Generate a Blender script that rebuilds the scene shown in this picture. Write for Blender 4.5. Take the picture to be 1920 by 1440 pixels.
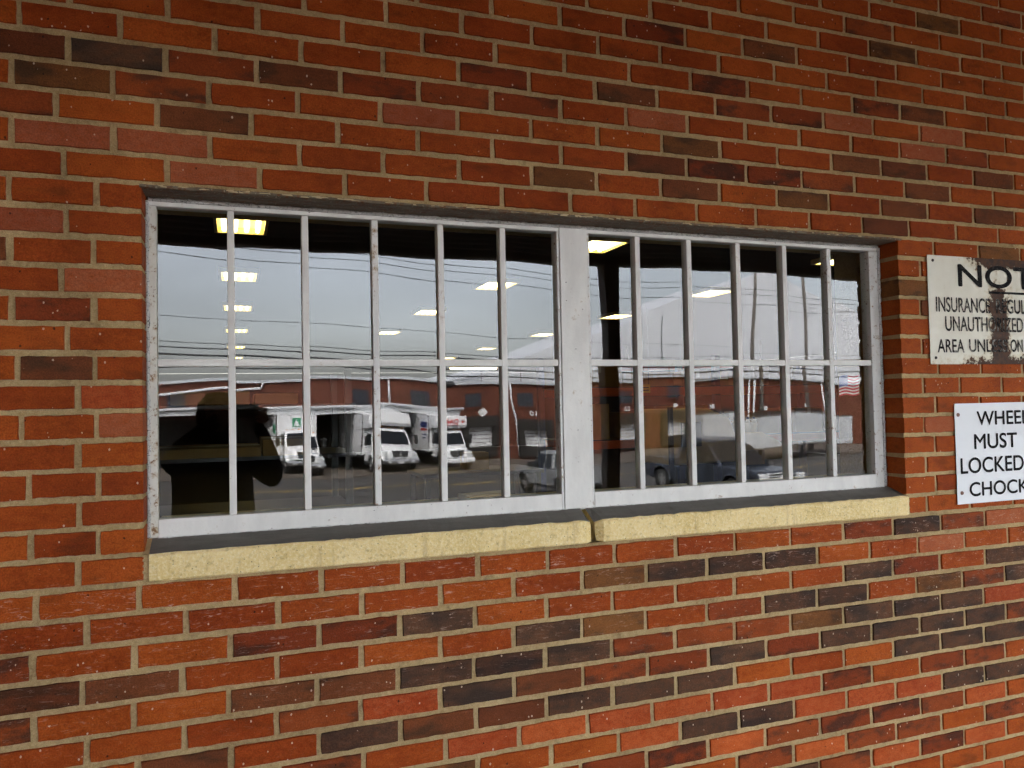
import bpy, bmesh, math, random
from mathutils import Vector, Matrix, Euler
random.seed(11)
R = math.radians
for o in list(bpy.data.objects):
    bpy.data.objects.remove(o)
S = bpy.context.scene
COL = S.collection

# ------------------------------------------------------------------ camera
CAM = Vector((-.53915, -2.0076, -.1419))
yaw, pitch, roll = .34792, .02816, .02014
fwd = Vector((math.sin(yaw)*math.cos(pitch), math.cos(yaw)*math.cos(pitch), math.sin(pitch)))
rgt = Vector((math.cos(yaw), -math.sin(yaw), 0))
dwn = fwd.cross(rgt)
r2 = math.cos(roll)*rgt + math.sin(roll)*dwn
d2 = -math.sin(roll)*rgt + math.cos(roll)*dwn
cd = bpy.data.cameras.new('camera')
cd.sensor_width = 36
cd.lens = 36*1443/1920
cd.clip_start, cd.clip_end = .02, 2000
cam = bpy.data.objects.new('camera', cd)
COL.objects.link(cam)
m3 = Matrix((r2, -d2, -fwd)).transposed()
cam.matrix_world = Matrix.Translation(CAM) @ m3.to_4x4()
S.camera = cam

# ------------------------------------------------------------------ sky, sun, exposure (overcast day, exposed for the shade)
SUN_EL, SUN_AZ = 50, 335         # degrees; azimuth clockwise from +y
w = bpy.data.worlds.new('World')
S.world = w
w.use_nodes = True
wn = w.node_tree
bg = wn.nodes['Background']
sky = wn.nodes.new('ShaderNodeTexSky')
sky.sky_type = 'NISHITA'
sky.sun_disc = False
sky.sun_elevation = R(SUN_EL)
sky.sun_rotation = R(SUN_AZ)
sky.air_density, sky.dust_density, sky.ozone_density = 1.0, 4.0, 1.0
hs = wn.nodes.new('ShaderNodeHueSaturation')
hs.inputs['Saturation'].default_value = .40
cl = wn.nodes.new('ShaderNodeTexNoise')
cl.inputs['Scale'].default_value = 3.0
cl.inputs['Detail'].default_value = 1.5
tc = wn.nodes.new('ShaderNodeTexCoord')
mpg = wn.nodes.new('ShaderNodeMapping')
mpg.inputs['Scale'].default_value = (1, 1, 3)
mr = wn.nodes.new('ShaderNodeMapRange')
mr.inputs[1].default_value, mr.inputs[2].default_value = .3, .7
mr.inputs[3].default_value, mr.inputs[4].default_value = .78, 1.12
wn.links.new(tc.outputs['Generated'], mpg.inputs[0])
wn.links.new(mpg.outputs[0], cl.inputs['Vector'])
wn.links.new(cl.outputs['Fac'], mr.inputs[0])
wn.links.new(mr.outputs[0], hs.inputs['Value'])
wn.links.new(sky.outputs[0], hs.inputs['Color'])
wn.links.new(hs.outputs[0], bg.inputs['Color'])
bg.inputs['Strength'].default_value = .15
sd = bpy.data.lights.new('sun', 'SUN')
sd.energy = 1.25
sd.angle = R(20)
sd.color = (1, .96, .9)
sun = bpy.data.objects.new('sun', sd)
COL.objects.link(sun)
sv = Vector((math.sin(R(SUN_AZ))*math.cos(R(SUN_EL)), math.cos(R(SUN_AZ))*math.cos(R(SUN_EL)), math.sin(R(SUN_EL))))
sun.rotation_euler = sv.to_track_quat('Z', 'Y').to_euler()
sun.location = sv*60
S.view_settings.view_transform = 'Standard'
S.view_settings.look = 'None'
S.view_settings.exposure = 3.62
S.view_settings.gamma = 1
S.view_settings.use_curve_mapping = False
S.render.engine = 'CYCLES'
S.cycles.use_denoising = True
S.cycles.max_bounces = 6
S.cycles.use_light_tree = False
w.cycles.sampling_method = 'MANUAL'
w.cycles.sample_map_resolution = 256
S.cycles.diffuse_bounces = 3
S.cycles.glossy_bounces = 3
S.cycles.use_adaptive_sampling = True
S.cycles.adaptive_threshold = .04
S.cycles.transparent_max_bounces = 8
S.cycles.sample_clamp_indirect = 8

# ------------------------------------------------------------------ helpers
def tag(o, label=None, cat=None, group=None, kind=None):
    if label: o['label'] = label
    if cat: o['category'] = cat
    if group: o['group'] = group
    if kind: o['kind'] = kind
    return o

def empty(name, loc=(0, 0, 0), rz=0, label=None, cat=None, group=None, kind=None):
    o = bpy.data.objects.new(name, None)
    COL.objects.link(o)
    o.location = loc
    o.rotation_euler = (0, 0, rz)
    o.empty_display_size = .1
    return tag(o, label, cat, group, kind)

def link(name, me, parent=None, loc=None, rot=None, scale=None):
    o = bpy.data.objects.new(name, me)
    COL.objects.link(o)
    if parent: o.parent = parent
    if loc is not None: o.location = loc
    if rot is not None: o.rotation_euler = rot
    if scale is not None: o.scale = scale
    return o

class MB:
    def __init__(s):
        s.v, s.f, s.m = [], [], []
    def add(s, vs, fs, mi=0):
        n = len(s.v)
        s.v += [tuple(q) for q in vs]
        for f in fs:
            s.f.append([i+n for i in f]); s.m.append(mi)
        return s
    def box(s, a, b, mi=0):
        x0, y0, z0 = a; x1, y1, z1 = b
        return s.add([(x0,y0,z0),(x1,y0,z0),(x1,y1,z0),(x0,y1,z0),(x0,y0,z1),(x1,y0,z1),(x1,y1,z1),(x0,y1,z1)],
                     [(3,2,1,0),(4,5,6,7),(0,1,5,4),(1,2,6,5),(2,3,7,6),(3,0,4,7)], mi)
    def prism(s, prof, y0, y1, mi=0, top_inset=0, zref=None):
        """profile in x,z extruded along y; vertices above zref lean inward by top_inset per metre"""
        n = len(prof)
        def yy(y, z, sg):
            return y - sg*(max(0, z-zref)*top_inset if zref is not None else 0)
        a = [(x, yy(y0, z, -1), z) for x, z in prof]
        b = [(x, yy(y1, z, 1), z) for x, z in prof]
        fs = [tuple(range(n)), tuple(range(2*n-1, n-1, -1))]
        fs += [(i, i+n, (i+1) % n+n, (i+1) % n) for i in range(n)]
        return s.add(a+b, fs, mi)
    def cyl(s, p, q, r, r1=None, n=14, mi=0):
        p, q = Vector(p), Vector(q)
        r1 = r if r1 is None else r1
        d = (q-p).normalized()
        u = d.orthogonal().normalized(); v = d.cross(u)
        A = [p+(u*math.cos(t)+v*math.sin(t))*r for t in [2*math.pi*i/n for i in range(n)]]
        B = [q+(u*math.cos(t)+v*math.sin(t))*r1 for t in [2*math.pi*i/n for i in range(n)]]
        fs = [tuple(range(n-1, -1, -1)), tuple(range(n, 2*n))]
        fs += [(i, (i+1) % n, (i+1) % n+n, i+n) for i in range(n)]
        return s.add(A+B, fs, mi)
    def tube(s, pts, r, n=6, mi=0):
        pts = [Vector(p) for p in pts]
        rings = []
        for i, p in enumerate(pts):
            d = (pts[min(i+1, len(pts)-1)]-pts[max(i-1, 0)]).normalized()
            u = d.cross(Vector((0, 0, 1)))
            u = u.normalized() if u.length > 1e-4 else Vector((1, 0, 0))
            v = d.cross(u)
            rings.append([p+(u*math.cos(t)+v*math.sin(t))*r for t in [2*math.pi*k/n for k in range(n)]])
        vs = [q for rg in rings for q in rg]
        fs = [(i*n+k, i*n+(k+1) % n, (i+1)*n+(k+1) % n, (i+1)*n+k) for i in range(len(pts)-1) for k in range(n)]
        fs += [tuple(range(n-1, -1, -1)), tuple(range((len(pts)-1)*n, len(pts)*n))]
        return s.add(vs, fs, mi)
    def mesh(s, name, mats, smooth=False):
        me = bpy.data.meshes.new(name)
        me.from_pydata(s.v, [], s.f)
        for m in (mats if isinstance(mats, (list, tuple)) else [mats]):
            me.materials.append(m)
        me.polygons.foreach_set('material_index', s.m)
        if smooth: me.polygons.foreach_set('use_smooth', [True]*len(s.f))
        bm = bmesh.new(); bm.from_mesh(me)
        bmesh.ops.recalc_face_normals(bm, faces=bm.faces)
        bm.to_mesh(me); bm.free()
        me.update()
        return me
    def build(s, name, mats, parent=None, smooth=False, bevel=0, loc=None, rot=None):
        o = link(name, s.mesh(name, mats, smooth), parent, loc, rot)
        if bevel:
            b = o.modifiers.new('edge', 'BEVEL')
            b.width = bevel; b.segments = 2; b.limit_method = 'ANGLE'; b.angle_limit = R(35)
        return o

def box(name, a, b, m, parent=None, bevel=0):
    return MB().box(a, b).build(name, m, parent, bevel=bevel)

# ------------------------------------------------------------------ materials
class NT:
    def __init__(s, name):
        s.m = bpy.data.materials.new(name)
        s.m.use_nodes = True
        s.t = s.m.node_tree
        s.b = s.t.nodes['Principled BSDF']
        s.out = s.t.nodes['Material Output']
    def n(s, typ, ins=None, **props):
        k = s.t.nodes.new('ShaderNode'+typ)
        for a, b in props.items(): setattr(k, a, b)
        for a, b in (ins or {}).items(): s.set(k, a, b)
        return k
    def set(s, k, a, b):
        if hasattr(b, 'is_output') or isinstance(b, bpy.types.NodeSocket): s.t.links.new(b, k.inputs[a])
        else: k.inputs[a].default_value = b
    def bs(s, **kw):
        for a, b in kw.items(): s.set(s.b, a.replace('_', ' '), b)
        return s
    def pos(s): return s.n('NewGeometry').outputs['Position']
    def rnd(s): return s.n('ObjectInfo').outputs['Random']
    def vec(s, v, sc=(1, 1, 1), off=None):
        k = s.n('Mapping', {'Vector': v, 'Scale': sc})
        if off is not None: s.set(k, 'Location', off)
        return k.outputs[0]
    def noise(s, v, scale, det=3, rough=.55):
        return s.n('TexNoise', {'Vector': v, 'Scale': scale, 'Detail': det, 'Roughness': rough}).outputs['Fac']
    def rng(s, v, a, b, c=0., d=1., smooth=False):
        k = s.n('MapRange', {0: v, 1: a, 2: b, 3: c, 4: d})
        if smooth: k.interpolation_type = 'SMOOTHSTEP'
        return k.outputs[0]
    def math(s, op, a, b=0.):
        return s.n('Math', {0: a, 1: b}, operation=op).outputs[0]
    def mix(s, f, a, b, mode='MIX'):
        k = s.n('MixRGB', {0: f, 1: a, 2: b}, blend_type=mode)
        return k.outputs[0]
    def bump(s, h, st=.4, dist=.002, nrm=None):
        k = s.n('Bump', {'Height': h, 'Strength': st, 'Distance': dist})
        if nrm is not None: s.set(k, 'Normal', nrm)
        return k.outputs[0]

def c4(c): return (c[0], c[1], c[2], 1)

def plain(name, col, rough=.6, metal=0., spec=.4, var=.12, scale=6., bump=0.):
    k = NT(name)
    p = k.pos()
    f = k.noise(p, scale, 4)
    col2 = k.mix(k.rng(f, .3, .7), c4([q*(1-var) for q in col]), c4([min(1, q*(1+var)) for q in col]))
    k.bs(Base_Color=col2, Roughness=rough, Metallic=metal)
    k.b.inputs['Specular IOR Level'].default_value = spec
    if bump: k.bs(Normal=k.bump(k.noise(p, scale*12, 3), .5, bump))
    return k.m

def emis(name, col, st):
    k = NT(name)
    k.bs(Base_Color=c4(col), Emission_Color=c4(col), Emission_Strength=st)
    return k.m

def brick_mat(name, ca, cb, cdark, dark, glow):
    """one fired clay brick: mottled body, dark flashed patches, grit, pits, pale specks and chalk streaks"""
    k = NT(name)
    P = k.pos(); rn = k.rnd()
    off = k.n('CombineXYZ', {0: k.math('MULTIPLY', rn, 31.), 1: k.math('MULTIPLY', rn, 17.), 2: k.math('MULTIPLY', rn, 53.)}).outputs[0]
    Q = k.n('VectorMath', {0: P, 1: off}, operation='ADD').outputs[0]
    t1 = k.n('TexNoise', {'Vector': k.vec(Q, (.8, 1, 2.0)), 'Scale': 9., 'Detail': 2., 'Roughness': .6})
    n1 = t1.outputs['Fac']
    nd = k.n('SeparateColor', {0: t1.outputs['Color']}).outputs[1]
    n2 = k.noise(k.vec(Q, (1, 1, 1.6)), 42, 2, .65)
    n3 = k.noise(P, 300, 1, .6)
    col = k.mix(k.rng(n1, .32, .68), c4(ca), c4(cb))
    col = k.mix(k.rng(n2, .3, .75, 0, .65), col, c4(glow))
    ndm = k.math('ADD', k.math('MULTIPLY', nd, .8), k.math('MULTIPLY', n2, .2))
    col = k.mix(k.math('MULTIPLY', k.rng(ndm, .62-.26*dark, .74-.16*dark, 0, 1, True), min(1., .3+dark*.9)), col, c4(cdark))
    grime = k.rng(k.noise(k.vec(P, (2.2, 1, .8)), 1.7, 3, .6), .32, .68, .86, 1.10)
    val = k.math('MULTIPLY', grime, k.math('MULTIPLY', k.rng(n3, .25, .8, .70, 1.26), k.rng(rn, 0, 1, .82, 1.18)))
    col = k.n('HueSaturation', {'Color': col, 'Value': val, 'Hue': k.rng(rn, 0, 1, .4975, .5045)}).outputs[0]
    z = k.n('SeparateXYZ', {0: P}).outputs[2]
    st = k.n('TexNoise', {'Vector': k.vec(Q, (1, 1, 7)), 'Scale': 11., 'Detail': 2., 'Roughness': .6, 'Distortion': .8}).outputs['Fac']
    rid = k.math('ABSOLUTE', k.math('SUBTRACT', st, .5))                       # thin wandering scratches of chalk
    zone = k.math('MULTIPLY', k.rng(z, -.52, -.545), k.rng(z, -.60, -.95, 1, .10))
    stm = k.math('MULTIPLY', k.math('MULTIPLY', k.rng(rid, .0, .014, 1, 0), k.rng(n2, .46, .62)), zone)
    col = k.mix(k.math('MULTIPLY', stm, .6), col, (.62, .46, .38, 1))
    sp = k.n('TexVoronoi', {'Vector': k.vec(P, (1, 1, .75)), 'Scale': 105.}, feature='F1')
    spc = k.n('SeparateColor', {0: sp.outputs['Color']}).outputs
    lim = k.rng(k.math('POWER', spc[1], 7.), 0, 1, .05, .26)
    hit = k.math('LESS_THAN', k.math('ADD', sp.outputs['Distance'], k.math('MULTIPLY', k.math('SUBTRACT', n3, .5), .22)), lim)
    spm = k.math('MULTIPLY', hit, k.math('GREATER_THAN', spc[0], k.rng(k.noise(P, 4, 2), .42, .66, .97, .62)))
    pitm = k.math('MULTIPLY', hit, k.math('LESS_THAN', spc[0], .09))
    col = k.mix(k.math('MULTIPLY', pitm, .75), col, (.012, .008, .007, 1))
    col = k.mix(k.math('MULTIPLY', spm, .62), col, (.70, .56, .42, 1))
    k.bs(Base_Color=col, Roughness=k.rng(n2, .3, .7, .46, .70))
    k.b.inputs['Specular IOR Level'].default_value = .07
    k.bs(Normal=k.bump(k.math('ADD', k.math('MULTIPLY', n3, .5), n2), .8, .0026))
    return k.m

BR = {
 'r': brick_mat('brick_red', (.225, .036, .0060), (.31, .054, .0092), (.10, .025, .008), .24, (.37, .080, .014)),
 'B': brick_mat('brick_orange_red', (.29, .042, .009), (.36, .060, .013), (.2, .04, .015), .05, (.46, .11, .034)),
 'P': brick_mat('brick_pale_red', (.30, .064, .019), (.35, .082, .026), (.22, .05, .025), .05, (.38, .13, .065)),
 'M': brick_mat('brick_flashed', (.19, .034, .009), (.25, .047, .012), (.060, .024, .014), .62, (.23, .050, .015)),
 'N': brick_mat('brick_brown', (.12, .036, .014), (.16, .045, .015), (.06, .028, .014), .55, (.19, .055, .022)),
 'G': brick_mat('brick_olive_brown', (.14, .056, .018), (.19, .068, .020), (.060, .032, .017), .55, (.23, .088, .026)),
 'D': brick_mat('brick_dark', (.050, .029, .020), (.088, .043, .024), (.034, .023, .018), .6, (.13, .047, .021)),
}

def mortar_mat():
    k = NT('sand_mortar')
    P = k.pos()
    a = k.noise(P, 5, 4); b = k.noise(P, 120, 4, .7); c = k.noise(P, 520, 2)
    col = k.mix(k.rng(a, .3, .7), (.30, .20, .088, 1), (.50, .36, .172, 1))
    col = k.mix(k.rng(b, .35, .7, 0, .5), col, (.66, .50, .27, 1))
    col = k.mix(k.rng(k.noise(P, 17, 4, .7), .56, .74, 0, .7), col, (.15, .105, .055, 1))
    big = k.rng(k.noise(k.vec(P, (1.6, 1, 1)), 2.3, 3, .65), .3, .7, .78, 1.14)
    col = k.n('HueSaturation', {'Color': col, 'Value': k.math('MULTIPLY', big, k.rng(c, .25, .8, .74, 1.22))}).outputs[0]
    k.bs(Base_Color=col, Roughness=.9)
    k.b.inputs['Specular IOR Level'].default_value = .15
    k.bs(Normal=k.bump(k.math('ADD', b, k.math('MULTIPLY', c, .6)), .9, .004))
    return k.m
MORTAR = mortar_mat()

def far_brick_mat(name, c1, c2, cm, s=1.):
    k = NT(name)
    P = k.pos()
    sp = k.n('SeparateXYZ', {0: P}).outputs
    v = k.n('CombineXYZ', {0: k.math('ADD', sp[0], sp[1]), 1: sp[2], 2: 0.}).outputs[0]
    t = k.n('TexBrick', {'Vector': v, 'Color1': c4(c1), 'Color2': c4(c2), 'Mortar': c4(cm), 'Scale': 1., 'Mortar Size': .005, 'Brick Width': .2109*s, 'Row Height': .0677*s})
    col = k.mix(k.rng(k.noise(P, 1.1, 5), .3, .75, 0, .5), t.outputs['Color'], c4([q*.5 for q in c1]))
    k.bs(Base_Color=col, Roughness=.8, Normal=k.bump(t.outputs['Fac'], .5, -.004))
    return k.m

def paint_mat(name, rust=.5, base=(.56, .60, .63)):
    """old pale grey paint on steel: stains, rust bleeding through, chips"""
    k = NT(name)
    P = k.pos()
    a = k.noise(k.vec(P, (1, 1, .35)), 14, 5, .65)
    b = k.noise(P, 48, 5, .7)
    c = k.noise(P, 190, 3, .6)
    col = k.mix(k.rng(a, .3, .7), c4([q*.86 for q in base]), c4([min(1, q*1.08) for q in base]))
    stain = k.rng(k.math('ADD', k.math('MULTIPLY', a, .45), k.math('MULTIPLY', b, .55)), .62-.14*rust, .74-.1*rust, 0, .85, True)
    col = k.mix(stain, col, (.36, .235, .09, 1))
    rs = k.rng(k.math('ADD', k.math('MULTIPLY', b, .6), k.math('MULTIPLY', c, .4)), .66-.12*rust, .72-.12*rust, 0, .9)
    col = k.mix(rs, col, (.17, .075, .022, 1))
    ch = k.n('TexVoronoi', {'Vector': k.vec(P, (1, 1, 2)), 'Scale': 38.}, feature='F1')
    chm = k.math('MULTIPLY', k.math('LESS_THAN', ch.outputs['Distance'], k.rng(c, .3, .7, .02, .13)), k.math('GREATER_THAN', k.n('SeparateColor', {0: ch.outputs['Color']}).outputs[0], .87))
    col = k.mix(chm, col, (.05, .03, .022, 1))
    k.bs(Base_Color=col, Roughness=k.rng(b, .3, .7, .42, .68))
    h = k.math('ADD', k.math('MULTIPLY', b, .7), k.math('ADD', k.math('MULTIPLY', c, .4), k.math('MULTIPLY', chm, -.7)))
    k.bs(Normal=k.bump(h, .5, .0012))
    return k.m
PAINT = paint_mat('weathered_grey_paint', .30, (.73, .72, .67))
PAINT_RUST = paint_mat('rusty_grey_paint', .9, (.64, .62, .54))
PAINT_EDGE = paint_mat('rust_edged_paint', .7, (.70, .70, .66))

def caulk_mat():
    k = NT('cracked_caulk')
    P = k.pos()
    wob = k.n('VectorMath', {0: k.n('TexNoise', {'Vector': P, 'Scale': 60.}).outputs['Color'], 1: (.012, .012, .012), 2: P}, operation='MULTIPLY_ADD').outputs[0]
    v = k.n('TexVoronoi', {'Vector': wob, 'Scale': 75.}, feature='DISTANCE_TO_EDGE')
    crack = k.rng(v.outputs['Distance'], .008, .032, .9, 0)
    a = k.noise(P, 30, 4)
    col = k.mix(k.rng(a, .3, .7), (.40, .40, .37, 1), (.62, .62, .59, 1))
    col = k.mix(crack, col, (.03, .025, .02, 1))
    k.bs(Base_Color=col, Roughness=.8, Normal=k.bump(k.math('SUBTRACT', a, crack), .7, .003))
    return k.m
CAULK = caulk_mat()

def lintel_mat():
    k = NT('rusty_lintel_steel')
    P = k.pos()
    a = k.noise(k.vec(P, (.5, 3, 3)), 22, 5, .7); b = k.noise(P, 90, 5, .7)
    col = k.mix(k.rng(a, .35, .65), (.10, .075, .048, 1), (.20, .165, .115, 1))
    col = k.mix(k.rng(b, .5, .62), col, (.16, .062, .02, 1))
    col = k.mix(k.rng(k.noise(P, 150, 4, .7), .62, .66), col, (.46, .40, .29, 1))
    k.bs(Base_Color=col, Roughness=.75, Normal=k.bump(k.math('ADD', a, b), .8, .002))
    return k.m
LINTEL = lintel_mat()

def stone_mat():
    k = NT('yellow_sill_stone')
    P = k.pos()
    a = k.noise(P, 6, 4); b = k.noise(P, 70, 5, .75); c = k.noise(P, 150, 3, .75)
    col = k.mix(k.rng(a, .3, .7), (.70, .52, .20, 1), (.88, .70, .35, 1))
    col = k.mix(k.rng(c, .45, .66, 0, .7), col, (.90, .78, .48, 1))
    col = k.mix(k.rng(b, .55, .70, 0, .7), col, (.40, .27, .095, 1))
    col = k.mix(k.rng(k.noise(k.vec(P, (26, 26, 3)), 1, 4, .7), .58, .72, 0, .5), col, (.30, .16, .06, 1))
    sp = k.n('TexVoronoi', {'Vector': P, 'Scale': 120.}, feature='F1')
    spm = k.math('MULTIPLY', k.math('LESS_THAN', sp.outputs['Distance'], .16), k.math('GREATER_THAN', k.n('SeparateColor', {0: sp.outputs['Color']}).outputs[0], .84))
    col = k.mix(k.math('MULTIPLY', spm, .8), col, (.10, .06, .03, 1))
    k.bs(Base_Color=col, Roughness=.85, Normal=k.bump(k.math('ADD', b, c), .8, .003))
    k.b.inputs['Specular IOR Level'].default_value = .2
    return k.m
STONE = stone_mat()

def silltop_mat():
    k = NT('grimy_sill_top')
    P = k.pos()
    a = k.noise(k.vec(P, (1, 4, 1)), 9, 5, .65); b = k.noise(P, 140, 4, .7)
    col = k.mix(k.rng(a, .3, .7), (.092, .082, .066, 1), (.150, .134, .110, 1))
    col = k.mix(k.rng(b, .64, .74, 0, .6), col, (.26, .24, .2, 1))
    k.bs(Base_Color=col, Roughness=.62, Normal=k.bump(b, .5, .0015))
    return k.m
SILLTOP = silltop_mat()

def glass_mat():
    k = NT('window_glass')
    P = k.pos()
    fr = k.n('Fresnel', {'IOR': 1.52}).outputs[0]
    refl = k.math('DIVIDE', k.math('MULTIPLY', fr, 1.62), k.math('ADD', fr, 1.))      # both faces of one sheet
    gl = k.n('BsdfGlossy', {'Color': (1, 1, 1, 1), 'Roughness': 0.}).outputs[0]
    tr = k.n('BsdfTransparent', {'Color': (.90, .93, .91, 1)}).outputs[0]
    mx = k.n('MixShader', {0: refl, 1: tr, 2: gl}).outputs[0]
    df = k.n('BsdfDiffuse', {'Color': (.6, .58, .54, 1)}).outputs[0]
    dirt = k.math('MULTIPLY', k.rng(k.noise(k.vec(P, (9, 1, .8)), 5, 5, .7), .58, .85, 0, .016), k.rng(k.noise(P, 3, 2), .45, .7))
    smear = k.math('MULTIPLY', k.rng(k.noise(k.vec(P, (1.5, 1, 2.5)), 7, 4, .6), .62, .8, 0, .035), k.rng(k.noise(P, 4, 2), .55, .7))
    k.t.links.new(k.n('MixShader', {0: k.math('ADD', dirt, smear), 1: mx, 2: df}).outputs[0], k.out.inputs['Surface'])
    return k.m
GLASS = glass_mat()
def clear_mat():
    k = NT('glass_body')
    k.t.links.new(k.n('BsdfTransparent', {'Color': (.98, .99, .985, 1)}).outputs[0], k.out.inputs['Surface'])
    return k.m
CLEAR = clear_mat()
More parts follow.
